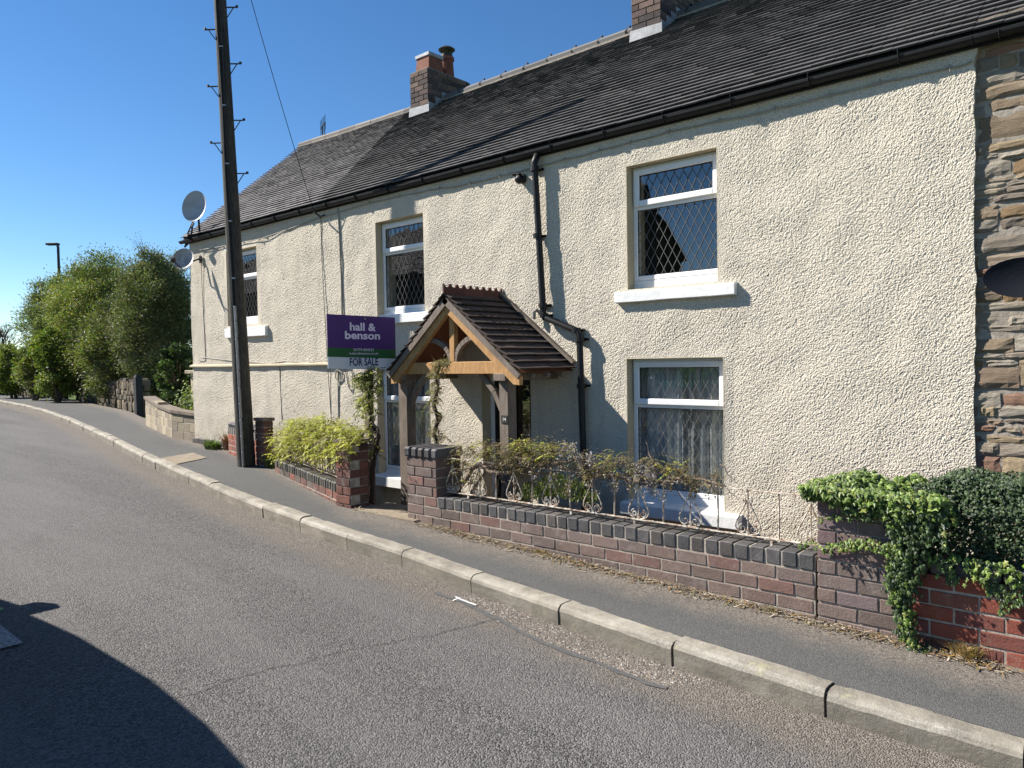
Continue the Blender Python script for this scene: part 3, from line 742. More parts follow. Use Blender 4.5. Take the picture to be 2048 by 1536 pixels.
# ---------------- roof
def tiles(mb,P00,P10,P01,P11,rows,tw,colf,lift=.030,lo=0,hi=1):
    P00,P10,P01,P11=map(V,(P00,P10,P01,P11)); n=((P10-P00).cross(P01-P00)).normalized()
    if n.z<0: n=-n
    bil=lambda u,v:(P00*(1-u)+P10*u)*(1-v)+(P01*(1-u)+P11*u)*v
    sl_=(P01-P00).length; g=1/rows
    for r in range(rows):
        v0=r*g; v1=min(1,v0+g*1.35); L=(bil(1,v0)-bil(0,v0)).length; m_=max(1,int(L/tw)); off=(r%2)*.5
        sag=.006*math.sin(r*1.3)
        for k in range(-1,m_+1):
            u0=(k+off)/m_; u1=(k+1+off)/m_; u0=max(0,u0);u1=min(1,u1)
            if u1-u0<.15/m_: continue
            gp=.0022/L
            a=bil(u0+gp,v0); b=bil(u1-gp,v0); c=bil(u1-gp,v1); e=bil(u0+gp,v1)
            w_=.008*noise.noise(V((a.x*.7,r*.15,0)))*2
            j=U(-.002,.002); l1=lift+w_+j+U(-.001,.001); l2=lift+w_+j+U(-.001,.001); th=.014
            dn=(P00-P01).normalized()*U(-.002,.002)
            A,B=a+n*l1+dn,b+n*l2+dn; C,E=c+n*(.004+w_),e+n*(.004+w_)
            mb.add([A,B,C,E,A-n*th,B-n*th,C-n*th,E-n*th],[(0,1,2,3),(4,5,1,0),(5,6,2,1),(7,4,0,3)],colf(r))
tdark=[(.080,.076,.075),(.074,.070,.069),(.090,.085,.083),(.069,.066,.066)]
tsunlit=[(.19,.18,.175),(.17,.16,.156),(.205,.192,.187)]  # left roof section: sunlit look put into lighter tile colours
XB=at(640,425,EY).x; E0=V((XL-.12,EY,HE)); EB=V((XB,EY,HE)); ER=V((XR,EY,HE))
RA=V((rA.x,RY,rA.z)); RB=V((rB.x,RY,(rB.z*.5+HR*.5))); RR=V((XR,RY,HR))
RC=V((rC.x,RY,HR)); 
mb=MB(); tiles(mb,E0,EB,RA,RB,38,.165,jc(tsunlit),lift=.03)
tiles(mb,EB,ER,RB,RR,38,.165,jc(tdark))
# rear slope and underlay
back=lambda p:V((p.x,2*RY-p.y,p.z))
for (a,b,c,e) in ((E0,EB,RB,RA),(EB,ER,RR,RB)):
    mb.quad(a-V((0,0,.02)),b-V((0,0,.02)),c-V((0,0,.02)),e-V((0,0,.02)),(.04,.04,.04)); mb.quad(back(b),back(a),e,c,(.08,.075,.07))
roof=build(mb,'roof',M['tile'],house,colors=True)
# ridge tiles
d=MB()
def ridge(d,A,B,step=.45,r=.10,tick=True,col=(.13,.125,.12)):
    n_=max(1,int((B-A).length/step)); ax_=(B-A).normalized()
    for k in range(n_):
        p=A+(B-A)*(k/n_); q=A+(B-A)*((k+.985)/n_); vs=[];N=7; rr=r*U(.96,1.04)
        for P in (p,q):
            for j in range(N):
                a=math.pi*(-.12+1.24*j/(N-1)); vs.append(P+V((0,math.cos(a)*rr*1.15,math.sin(a)*rr*.8+U(-.002,.002)-.02)))
        d.add(vs,[(j,j+1,N+j+1,N+j) for j in range(N-1)]+[tuple(range(N)),tuple(range(2*N-1,N-1,-1))],gray(col,.8,1.15))
        if tick:
            d.add([V(q)+V((-.012,-.14,-.02)),V(q)+V((.016,-.14,-.02)),V(q)+V((.016,0,.115)),V(q)+V((-.012,0,.115)),V(q)+V((.016,.14,-.02)),V(q)+V((-.012,.14,-.02))],[(0,1,2,3),(3,2,4,5)],(.05,.048,.045))
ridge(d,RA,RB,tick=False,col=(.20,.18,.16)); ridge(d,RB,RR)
build(d,'ridge_tiles',M['tile'],house,colors=True)
d=MB()   # mortar bedding under the ridge
for A,B in ((RA,RB),(RB,RR)):
    d.bar(A+V((0,-.115,-.075)),B+V((0,-.115,-.075)),.05,.035)
build(d,'ridge_bedding',M['stonemortar'],house)
# ---------------- gutter with brackets
d=MB(); GY=F-.062; gz=HE-.045
def gutter(d,A,B,r=.045):
    N=8; n_=12; vs=[]; fs=[]
    for k in range(n_+1):
        p=A.lerp(B,k/n_)
        p.z+=.008*noise.noise(V((p.x*.8,2,0)))
        for rr in (r,r-.006):
            for j in range(N+1):
                a=math.pi+math.pi*j/N; vs.append(p+V((0,math.cos(a)*rr,math.sin(a)*rr+.01)))
    K=2*(N+1)
    for k in range(n_):
        for j in range(N):
            fs.append((k*K+j,(k+1)*K+j,(k+1)*K+j+1,k*K+j+1)); o=N+1
            fs.append((k*K+o+j,k*K+o+j+1,(k+1)*K+o+j+1,(k+1)*K+o+j))
        fs.append((k*K,k*K+N+1,(k+1)*K+N+1,(k+1)*K))
    d.add(vs,fs)
gutter(d,V((XL-.16,GY,gz)),V((XR,GY,gz)))
g=build(d,'gutter',M['black'],house)
x=XL+.3
while x<XR:
    d=MB(); pts=[(x,GY-math.cos(a)*.049,gz+.010-math.sin(a)*.049) for a in [math.pi*k/6 for k in range(7)]]
    for a,b in zip(pts,pts[1:]): d.bar(a,b,.022,.006,up=V((1,0,0)))
    d.bar(pts[0],(x,GY-.05,gz+.05),.022,.006,up=V((1,0,0)))
    build(d,'gutter_bracket',M['black'],g); x+=.62
d=MB(); d.box((XL-.1,F-.03,HE-.09),(XR,F-.012,HE+.02)); build(d,'fascia',M['black'],house)
# ---------------- downpipe
px=lambda X,Y:at(X,Y,F-.07)
A=px(1070,318); B=px(1087,625); 
d=MB(); d.tube([V((A.x+.03,GY,gz-.03)),V((A.x,F-.085,gz-.12)),V((A.x,F-.075,A.z-.1)),V((B.x,F-.075,B.z+.01)),V((B.x,F-.075,B.z-.03))],.034,10)
dp=build(d,'downpipe',M['black'],house,smooth=True,label='black downpipe with a sideways offset beside the porch')
C=px(1160,662); E=px(1168,900)
d=MB(); d.tube([V((B.x,F-.075,B.z)),V((B.x+.02,F-.08,B.z-.05)),V((C.x-.03,F-.085,C.z+.005)),V((C.x,F-.08,C.z-.03)),V((E.x,F-.08,-1.0)),V((E.x+.02,F-.08,-1.82))],.032,10); build(d,'offset_pipe',M['black'],dp,smooth=True)
d=MB()
for (x_,z_) in ((A.x,A.z-.1),(A.x+.02,(A.z+B.z)/2),(B.x,B.z+.07),(B.x+.01,B.z-.03),(C.x-.04,C.z+.01),(C.x,C.z-.08),(C.x+.01,-.25),(C.x+.01,-.95)):
    d=MB(); d.tube([(x_,F-.078,z_-.022),(x_,F-.078,z_+.022)],.044,12); d.box((x_-.06,F-.03,z_-.012),(x_+.06,F-.008,z_+.012)); build(d,'pipe_collar',M['black'],dp)
d=MB(); c=px(1071,628); d.tube([(c.x-.03,F-.06,c.z-.05),(c.x-.03,F-.06,c.z+.02),(c.x-.03,F-.01,c.z+.05)],.02,8); build(d,'waste_pipe',M['cable'],house)
# ---------------- chimneys
def roofpt(px_,py_): 
    n=((ER-EB).cross(RR-EB)).normalized(); return hit(px_,py_,EB,n)
def chimney(fl,fr,topy,depth,label,pots,hgt=None):
    a=roofpt(*fl); b=roofpt(*fr); Y=(a.y+b.y)/2; x0,x1=at(fl[0],fl[1],Y).x,at(fr[0],fr[1],Y).x
    zt=at(fr[0],topy,Y).z if hgt is None else hgt; zb=min(a.z,b.z)-.6
    d=MB(); ch_=.083; n_=int((zt-zb)/ch_)+1; z0=zt-n_*ch_
    cf=jc([(.13,.09,.075),(.10,.07,.062),(.08,.062,.056),(.15,.105,.085),(.06,.05,.048)])
    d.box((x0+.012,Y+.012,z0),(x1-.012,Y+depth-.012,zt-.006),(.22,.2,.17))
    brickrun(d,(x0,Y,0),(1,0,0),(0,-1,0),0,x1-x0,z0,n_,ch_,.22,0,cf,depth=.1)
    brickrun(d,(x1,Y,0),(0,1,0),(1,0,0),0,depth,z0,n_,ch_,.22,0,cf,depth=.1)
    brickrun(d,(x0,Y,0),(0,1,0),(-1,0,0),0,depth,z0,n_,ch_,.22,0,cf,depth=.1)
    brickrun(d,(x0,Y+depth,0),(1,0,0),(0,1,0),0,x1-x0,z0,n_,ch_,.22,0,cf,depth=.1)
    c=build(d,'chimney',M['chimbrick'],roof,colors=True,label=label)
    # lead apron
    n=((ER-EB).cross(RR-EB)).normalized()
    zr=lambda yy: a.z+(yy-a.y)*(HR-HE)/(RY-EY)
    d=MB(); z1=zr(Y); d.prism([(x0-.03,Y-.006,z1-.02),(x1+.02,Y-.006,z1-.02),(x1+.02,Y-.006,z1+.13),(x0-.01,Y-.006,z1+.15)],(0,-1,0),.006)
    s_=(HR-HE)/(RY-EY)
    d.add([(x0-.04,Y-.012,z1+.0),(x1+.03,Y-.012,z1+.0),(x1+.05,Y-.12,z1-.12*s_+.045),(x0-.06,Y-.12,z1-.12*s_+.045)],[(0,3,2,1)])
    yt=RY
    st=max(3,int((yt-Y)/.12))
    for k in range(st):
        ya=Y+(yt-Y)*k/st; yb=Y+(yt-Y)*(k+1)/st
        d.prism([(x1+.004,ya,zr(ya)-.03),(x1+.004,yb,zr(yb)-.03),(x1+.004,yb,zr(ya)+.17),(x1+.004,ya,zr(ya)+.17)],(1,0,0),.004)
    build(d,'flashing',M['lead'],roof)
    return c,x0,x1,Y,zt
c,x0,x1,Y,zt=chimney((821,236),(857,225),133,.98,'weathered brick chimney with two terracotta pots on the left part of the ridge',2)
print('CH1',x0,x1,Y,zt)
d=MB(); d.box((x0+.02,Y+.02,zt-.01),(x1-.02,Y+.95,zt+.012)); build(d,'chimney_cap',M['stonemortar'],roof)
d=MB(); xa,xb=x0+.06,x1-.06; za=zt; zb_=at(846,113,Y+.1).z
vs=[(xa,Y+.08,za),(xb,Y+.08,za),(xb,Y+.42,za),(xa,Y+.42,za),(xa+.015,Y+.1,zb_),(xb-.015,Y+.1,zb_),(xb-.015,Y+.4,zb_),(xa+.015,Y+.4,zb_)]
d.add(vs,[(0,1,5,4),(1,2,6,5),(2,3,7,6),(3,0,4,7),(4,5,6,7)]); build(d,'chimney_pot',M['terracotta'],roof,label='square terracotta chimney pot with a lead top')
d=MB(); d.cbox(((xa+xb)/2,Y+.25,zb_+.015),ax,((xb-xa)/2+.01,.17,.03),.008); build(d,'pot_cap',M['lead'],roof)
d=MB(); cx=x0+.5*(x1-x0)+.05; cy=Y+.60; hpot=.36
d.tube([(cx,cy,zt),(cx,cy,zt+hpot*.85),(cx,cy,zt+hpot*.86),(cx,cy,zt+hpot)],[.125,.105,.125,.125],14); build(d,'chimney_pot',M['terracotta'],roof,label='round terracotta chimney pot with a black cowl')
d=MB(); z=zt+hpot
for k in range(4):
    a=k*math.pi/2+.4; d.tube([(cx+.09*math.cos(a),cy+.09*math.sin(a),z),(cx+.09*math.cos(a),cy+.09*math.sin(a),z+.13)],.008,6)
d.tube([(cx,cy,z+.12),(cx,cy,z+.135),(cx,cy,z+.17),(cx,cy,z+.195)],[.135,.145,.10,.02],16); d.tube([(cx,cy,z),(cx,cy,z+.05)],.10,14); build(d,'cowl',M['iron'],roof)
chimney((1263,88),(1322,66),0,1.3,'tall brick chimney with a lead apron on the right part of the ridge',0,hgt=HR+1.5)
# ---------------- neighbour's stone house
nb=root('stone_house',(2.5,F,-1.8),'rubble sandstone house wall adjoining the right edge of the cream cottage','house')
def rubble(mb,O,dirv,nrm,x0,x1,z0,z1,hmin,hmax,lmin,lmax,cols,proud=.03,depth=.12,grid=(5,4),edge=None):
    dirv=V(dirv).normalized(); nrm=V(nrm).normalized(); z=z0; O=V(O)
    while z<z1:
        h=U(hmin,hmax) if rnd.random()>.12 else U(hmax,hmax*1.9); x=x0-U(0,lmax)
        while x<x1:
            L=U(lmin,lmax)*(1.0 if h<hmax else 1.3); a=max(x,x0); b=min(x+L,x1); hh=h*U(.8,1.0) ; zz=z+U(-.15,.15)*h
            if b-a>.04:
                pr=U(0,1)*proud; gx_,gz_=grid; vs=[]; g_=.004; sd_=U(0,99)
                cl=gray(rnd.choice(cols),.75,1.2)
                for i in range(gx_+1):
                    for j in range(gz_+1):
                        u=i/gx_; v=j/gz_; ed=min(u,1-u)*2*min(1,(b-a)/.12); ev=min(v,1-v)*2
                        rd=pr-(.010 if (i in(0,gx_) or j in (0,gz_)) else 0)+.012*noise.noise(V((u*3+sd_,v*2,sd_)))
                        xx=a+g_+(b-a-2*g_)*u+.008*noise.noise(V((v*3,sd_,u*2)))*(1 if a>x0+1e-4 or i>0 else 1); z_=zz+g_+(hh-g_)*v+.009*noise.noise(V((u*5,sd_,9)))
                        vs.append(O+dirv*xx+nrm*rd+V((0,0,z_)))
                fs=[(i*(gz_+1)+j,(i+1)*(gz_+1)+j,(i+1)*(gz_+1)+j+1,i*(gz_+1)+j+1) for i in range(gx_) for j in range(gz_)]
                k0=len(vs)
                loop=[i*(gz_+1) for i in range(gx_+1)]+[gx_*(gz_+1)+j for j in range(1,gz_+1)]+[i*(gz_+1)+gz_ for i in range(gx_-1,-1,-1)]+[j for j in range(gz_-1,0,-1)]
                bk=[vs[i]-nrm*depth for i in loop]; vs+=bk; m_=len(loop)
                fs+=[(loop[(q+1)%m_],loop[q],k0+q,k0+(q+1)%m_) for q in range(m_)]
                mb.add(vs,fs,cl)
            x+=L
        z+=h
scol=[(.31,.25,.185),(.29,.225,.155),(.34,.285,.215),(.36,.28,.18),(.30,.265,.215),(.26,.22,.175),(.24,.18,.13),(.35,.31,.25),(.29,.20,.115),(.25,.21,.17),(.28,.17,.12)]
NY=F+.028
d=MB(); d.box((XR-.06,NY+.006,-1.8),(5,NY+.3,HE+.05),(1,1,1)); build(d,'wall_core',M['stonemortar'],nb)
d=MB(); rubble(d,(0,NY,0),(1,0,0),(0,-1,0),XR-.06,2.2,-1.8,HE,.04,.13,.10,.38,scol,proud=.013)
rubble(d,(0,NY,0),(1,0,0),(0,-1,0),2.2,5,-1.8,HE,.12,.2,.25,.5,scol,proud=.022,grid=(2,2)); build(d,'wall',M['stone'],nb,colors=True)
mb=MB(); tiles(mb,ER+V((.0005,0,0)),V((5.1,EY,HE)),RR+V((.0005,0,0)),V((5.1,RY,HR)),38,.165,jc(tdark))
mb.quad(ER-V((0,0,.02)),V((5.1,EY,HE-.02)),V((5.1,RY,HR-.02)),RR-V((0,0,.02)),(.04,.04,.04)); mb.quad(V((5.1,2*RY-EY,HE)),back(ER),RR,V((5.1,RY,HR)),(.08,.075,.07))
build(mb,'roof',M['tile'],nb,colors=True)
d=MB(); gutter(d,V((XR+.005,GY,gz)),V((5.1,GY,gz))); 
x=XR+.15
while x<5:
    pts=[(x,GY-math.cos(a)*.049,gz+.010-math.sin(a)*.049) for a in [math.pi*k/6 for k in range(7)]]
    for a,b in zip(pts,pts[1:]): d.bar(a,b,.022,.006,up=V((1,0,0)))
    x+=.62
build(d,'gutter',M['black'],nb)
d=MB(); d.box((XR+.003,F-.03,HE-.09),(5.1,F-.012,HE+.02)); build(d,'fascia',M['black'],nb)
d=MB(); d.quad((5,NY,-1.8),(5,RY+3,-1.8),(5,RY+3,HE),(5,NY,HE)); d.add([(5,NY,HE),(5,2*RY-EY,HE),(5,RY,HR)],[(0,1,2)]); build(d,'gable',M['stonemortar'],nb)
# ================================================================= garden walls
ax=(V((1,0,0)),V((0,1,0)),V((0,0,1)))
WY=4.345; WT=.22
ctop=(at(905,1001,WY).z+at(1620,1106,WY).z)/2
CH=.083
xp0=at(813,950,WY).x; xp1=at(873,950,WY).x; xq0=at(1632,1100,WY).x; xq1=at(1801,1200,WY).x
print('WALL ctop',at(905,1001,WY).z,at(1620,1106,WY).z,'x',xp0,xp1,xq0,xq1)
def coping(mb,P,dirv,nrm,L,ztop,w,h,depth,over,cf,ch=.012):
    dirv=V(dirv).normalized(); nrm=V(nrm).normalized(); n=max(1,round(L/w)); w=L/n
    for k in range(n):
        c=V(P)+dirv*((k+.5)*w)-nrm*(depth/2-over+U(-.003,.003)); c.z=ztop-h/2+U(-.002,.002)
        mb.cbox(c,(dirv,nrm,V((0,0,1))),((w-.010)/2,depth/2,h/2),ch,cf(0),0,.0015)
def core(mb,P,dirv,nrm,L,z0,z1,depth):
    dirv=V(dirv).normalized(); nrm=V(nrm).normalized(); P=V(P); a=P-nrm*.0045+dirv*.006; b=a+dirv*(L-.012); c=b-nrm*(depth-.016); e=a-nrm*(depth-.016)
    vs=[(q.x,q.y,z) for z in (z0,z1) for q in (a,b,c,e)]
    mb.add(vs,[(0,3,2,1),(4,5,6,7),(0,1,5,4),(1,2,6,5),(2,3,7,6),(3,0,4,7)])
gw=root('garden_wall',((xp0+xq1)/2,WY,hp(-3)),'low plum brick garden wall with blue brick coping, carrying the white scrolled railing','wall')
d=MB(); n_=11; z0=ctop-.095-n_*CH
# field of the wall: long courses that continue through the left pier
brickrun(d,(0,WY,0),(1,0,0),(0,-1,0),xp0,xq0-.002,z0,n_,CH,.222,0,jc(plum),depth=WT)
build(d,'brickwork',M['brick'],gw,colors=True)
d=MB(); core(d,(xp0,WY,0),(1,0,0),(0,-1,0),xq0-xp0,z0,ctop-.007,WT); build(d,'mortar',M['mortar'],gw)
d=MB(); coping(d,(xp1+.005,WY,0),(1,0,0),(0,-1,0),xq0-xp1-.01,ctop,.098,.092,WT+.002,.002,jc(bluec),.007); build(d,'coping',M['bluebrick'],gw,colors=True)
# left pier of the right-hand wall
ztp=at(873,904,WY-.01).z
d=MB(); nn=int(round((ztp-.085-(ctop-.095))/CH)); zz=ctop-.095
pd=.30
brickrun(d,(0,WY,0),(1,0,0),(0,-1,0),xp0,xp1,zz,nn,CH,.222,0,jc(plum),depth=.11)
brickrun(d,(xp1,WY,0),(0,1,0),(1,0,0),.112,pd,zz,nn,CH,.222,0,jc(plum),depth=.11)
brickrun(d,(xp0,WY,0),(0,1,0),(-1,0,0),.112,pd,zz-CH*10,nn+10,CH,.222,0,jc(plum),depth=.11)
brickrun(d,(0,WY+pd,0),(1,0,0),(0,1,0),xp0,xp1,zz,nn,CH,.222,0,jc(plum),depth=.11)
pr=build(d,'pier',M['brick'],gw,colors=True)
zpt=zz+nn*CH
d=MB(); d.box((xp0+.01,WY+.01,z0),(xp1-.01,WY+pd-.01,zpt)); build(d,'mortar',M['mortar'],pr)
d=MB(); coping(d,(xp0-.02,WY-.015,0),(1,0,0),(0,-1,0),xp1-xp0+.045,zpt+.085,.092,.085,pd+.03,0,jc(bluec),.014); build(d,'pier_coping',M['bluebrick'],pr,colors=True)
# right-hand pillar
zq=at(1640,1004,WY-.01).z; nq=int(round((zq-z0)/CH)); Lq=(xq1-xq0)
d=MB(); brickrun(d,(0,WY-.006,0),(1,0,0),(0,-1,0),xq0+.004,xq1,z0-CH*2,nq+2,CH,.222,0,jc(plum+[(.17,.115,.115),(.16,.12,.12)]),depth=.10)
brickrun(d,(xq0+.004,WY-.006,0),(0,1,0),(-1,0,0),.102,.33,ctop-.095,int((zq-ctop+.095)/CH),CH,.222,0,jc(plum),depth=.10)
brickrun(d,(xq1,WY-.006,0),(0,1,0),(1,0,0),.102,.33,z0,nq,CH,.222,0,jc(plum),depth=.10)
pr=build(d,'pier',M['brick'],gw,colors=True)
d=MB(); d.box((xq0+.012,WY+.004,z0-CH*2),(xq1-.01,WY+.32,z0+nq*CH-.004)); build(d,'mortar',M['mortar'],pr)
# red brick wall beyond
rw=root('red_garden_wall',(1.0,4.37,-1.65),'bright red brick garden wall under the hanging ivy at the right edge','wall')
RWY=4.37; rz=at(1885,1150,RWY).z; x0=xq1+.02
d=MB(); nr=9; brickrun(d,(0,RWY,0),(1,0,0),(0,-1,0),x0,3.2,rz-nr*CH,nr,CH,.225,0,jc(redc),depth=.2); build(d,'brickwork',M['brick'],rw,colors=True)
d=MB(); core(d,(x0,RWY,0),(1,0,0),(0,-1,0),3.2-x0,rz-nr*CH,rz-.01,.2); build(d,'mortar',M['mortar'],rw)
d=MB(); coping(d,(x0,RWY,0),(1,0,0),(0,-1,0),3.2-x0,rz+.07,.11,.07,.22,.01,jc(bluec)); build(d,'coping',M['bluebrick'],rw,colors=True)
# left-hand wall, with its pier by the gateway
lx1=at(702,1000,4.30).x; lx0=at(672,1000,4.30).x; ly1=atX(740,1015,lx1).y
zl=at(702,889,4.30).z
lw=root('garden_wall',(lx0-1,4.7,hp(-7)),'low sooty brick garden wall running from the gateway pier towards the wooden pole','wall')
d=MB(); nl=int(round((zl+1.50)/CH)); zb0=zl-nl*CH
brickrun(d,(0,4.30,0),(1,0,0),(0,-1,0),lx0,lx1,zb0,nl,CH,.222,0,jc(sootc),depth=.11)
brickrun(d,(lx1,4.30,0),(0,1,0),(1,0,0),.112,ly1-4.30,zb0,nl,CH,.222,0,jc(sootc),depth=.11)
brickrun(d,(lx0,4.30,0),(0,1,0),(-1,0,0),.112,ly1-4.30,zb0,nl,CH,.222,0,jc(sootc),depth=.11)
brickrun(d,(0,ly1,0),(1,0,0),(0,1,0),lx0,lx1,zb0,nl,CH,.222,0,jc(sootc),depth=.11)
pr=build(d,'pier',M['brick'],lw,colors=True)
d=MB(); d.box((lx0+.01,4.31,zb0),(lx1-.01,ly1-.01,zl-.005)); build(d,'mortar',M['mortar'],pr)
d=MB(); d.cbox(((lx0+lx1)/2,(4.30+ly1)/2,zl+.018),ax,((lx1-lx0)/2+.012,(ly1-4.30)/2+.012,.018),.006); build(d,'pier_cap',M['cope'],pr)
A=gnd(550,944); B=V((lx0,4.33,0)); A.z=0; dv=(B-A); LL=dv.length; dn=dv.normalized(); nm=V((dn.y,-dn.x,0)); nm=nm if nm.y<0 else -nm
zc=.5*(hit(548,917,A,nm).z+hit(670,959,A,nm).z)
print('left wall',A,B,zc,hit(548,917,A,nm).z,hit(670,959,A,nm).z,'pier',zl,lx0,lx1,ly1)
zcA=hit(548,917,A,nm).z; zcB=hit(670,959,A,nm).z
d=MB(); nn=9; brickrun(d,(A.x,A.y,0),dn,nm,0,LL-.003,min(zcA,zcB)-.09-nn*CH,nn,CH,.222,0,jc(sootc+[(.10,.08,.065)]),depth=.2); build(d,'brickwork',M['brick'],lw,colors=True)
d=MB(); core(d,(A.x,A.y,0),dn,nm,LL,min(zcA,zcB)-.09-nn*CH,min(zcA,zcB)-.02,.2); build(d,'mortar',M['mortar'],lw)
d=MB(); coping(d,(A.x,A.y,0),dn,nm,LL,min(zcA,zcB),.075,.10,.22,.006,jc([(.09,.085,.07),(.07,.065,.06),(.11,.10,.08)])); build(d,'coping',M['bluebrick'],lw,colors=True)
# gate pier behind the pole, and the short wall to the house
G0=gnd(512,931); gy_=G0.y; gx0=G0.x; gx1=at(529,930,gy_).x; gyb=atX(549,925,gx1).y; zg=at(529,843,gy_).z
gp=root('brick_gate_pier',(gx0,gy_,hp(gx0)),'narrow red brick gate pier standing just right of the wooden pole','gate pier')
d=MB(); ng=int(round((zg+1.5)/CH)); zb0=zg-ng*CH
for (P,dv_,nm_,a,b) in (((0,gy_,0),(1,0,0),(0,-1,0),gx0,gx1),((gx1,gy_,0),(0,1,0),(1,0,0),.112,gyb-gy_),((gx0,gy_,0),(0,1,0),(-1,0,0),.112,gyb-gy_)):
    brickrun(d,P,dv_,nm_,a,b,zb0,ng,CH,.222,0,jc(sootc),depth=.11)
build(d,'brickwork',M['brick'],gp,colors=True)
d=MB(); d.box((gx0+.01,gy_+.01,zb0),(gx1-.01,gyb-.01,zg-.003)); build(d,'mortar',M['mortar'],gp)
d=MB(); d.cbox(((gx0+gx1)/2,(gy_+gyb)/2,zg+.02),ax,((gx1-gx0)/2+.015,(gyb-gy_)/2+.015,.02),.006); build(d,'pier_cap',M['cope'],gp)
P0=gnd(457,906); P0.z=0; P1=V((gx0,gy_+.05,0)); dv=(P1-P0); dn2=dv.normalized(); nm2=V((dn2.y,-dn2.x,0)); nm2=nm2 if nm2.y<0 else -nm2
zs=hit(458,846,P0,nm2).z
sw_=root('low_side_wall',(P0.x,P0.y,hp(P0.x)),'short red brick wall with a pierced dark coping, running behind the wooden pole','wall')
d=MB(); ns=9; brickrun(d,P0,dn2,nm2,0,dv.length-.01,zs-.16-ns*CH,ns,CH,.222,0,jc(redc),depth=.2); build(d,'brickwork',M['brick'],sw_,colors=True)
d=MB(); core(d,P0,dn2,nm2,dv.length,zs-.16-ns*CH,zs-.06,.2); build(d,'mortar',M['mortar'],sw_)
d=MB(); coping(d,P0,dn2,nm2,dv.length-.01,zs,.2,.035,.22,.006,jc(bluec)); 
k=0.02
while k<dv.length-.08:
    d.cbox(V((P0.x,P0.y,zs-.1))+dn2*(k+.03)-nm2*.1,(dn2,nm2,V((0,0,1))),(.028,.1,.062),.004,(.05,.05,.055)); k+=.1
build(d,'coping',M['bluebrick'],sw_,colors=True)
# grey concrete block wall at the far-left corner of the house
bw=root('block_wall',(-14.5,6.3,-1.24),'buff concrete block retaining wall with a dark coping, left of the cream cottage','wall')
pts=[gnd(292,850),gnd(318,864),gnd(345,877),V((XL-.01,F+.03,0))]
tops=[(290,797),(318,810),(345,822),(388,824)]
d=MB(); cp=MB(); mo=MB()
for i in range(3):
    a,b=V((pts[i].x,pts[i].y,0)),V((pts[i+1].x,pts[i+1].y,0)); dv=b-a; dn_=dv.normalized(); nm_=V((dn_.y,-dn_.x,0)); nm_=nm_ if nm_.y<0 or nm_.x>0 else -nm_
    zt=hit(*tops[i],a,nm_).z; zt=max(-.95,min(-.55,zt)); 
    if i==0: ZT=zt
    zt=ZT-.10*i if i<2 else ZT-.13
    brickrun(d,a,dn_,nm_,0,dv.length,zt-5*.16,5,.16,.40,0,jc([(.33,.28,.195),(.29,.245,.17),(.36,.31,.22),(.24,.20,.15)]),depth=.16,gap=.008)
    core(mo,a,dn_,nm_,dv.length,zt-.8,zt-.01,.16); cp.prism([a+V((0,0,zt))+nm_*.03,b+V((0,0,zt-(.10 if i==0 else .03)))+nm_*.03,b+V((0,0,zt-(.10 if i==0 else .03)))-nm_*.2,a+V((0,0,zt))-nm_*.2],(0,0,1),.05)
build(d,'blockwork',M['brick'],bw,colors=True); build(mo,'mortar',M['mortar'],bw); build(cp,'coping',M['cope'],bw)
# ================================================================= wrought railings
RYY=WY+.10
def spiral(c,r0,turns,sgn,start,n=26,shrink=.82):
    out=[]
    for k in range(n+1):
        t=k/n; a=start+sgn*turns*2*math.pi*t; r=r0*(1-shrink*t); out.append(V((c[0]+math.cos(a)*r,0,c[1]+math.sin(a)*r)))
    return out
rl=root('railing',(-3,RYY,ctop),'cream painted rusty railing with heart scrolls on the right-hand garden wall','railing')
bz=ctop+.035; tz=(at(1500,977,RYY).z+at(1010,931,RYY).z)/2
print('rail top',at(1500,977,RYY).z,at(1010,928,RYY).z,'bottom',bz,at(1440,1070,RYY).z,at(1000,1012,RYY).z)
xa,xb=xp1+.03,xq0
tr=[V((xa+(xb-xa)*k/40,RYY+.004*noise.noise(V((k*.3,1,0))),tz+.006*noise.noise(V((k*.35,5,0))))) for k in range(41)]
brl=[V((p.x,RYY,bz+.004*noise.noise(V((p.x*2,9,0))))) for p in tr]
d=MB()
for a,b in zip(tr,tr[1:]): d.bar(a,b,.024,.006,up=V((0,0,1)),ch=.001)
build(d,'top_rail',M['rail'],rl)
d=MB()
for a,b in zip(brl,brl[1:]): d.bar(a,b,.024,.007,up=V((0,0,1)),ch=.001)
for x in (xa+.25,(xa+xb)/2-.25,(xa+xb)/2+.3,xb-.3): d.box((x-.008,RYY-.008,ctop-.01),(x+.008,RYY+.008,bz))
build(d,'bottom_rail',M['rail'],rl)
for px_,py_ in ((992,970),(1064,985),(1140,1000),(1229,1015),(1327,1035),(1436,1050),(1558,1060),(925,960)):
    x=at(px_,py_,RYY).x; d=MB(); d.tube([(x,RYY,bz),(x+.002,RYY,(bz+tz)/2),(x,RYY,tz)],.0055,6); build(d,'bar',M['rail'],rl)
lyr=[(905,955),(959,965),(1028,975),(1101,990),(1185,1005),(1277,1020),(1381,1040),(1496,1050),(1622,1060)]
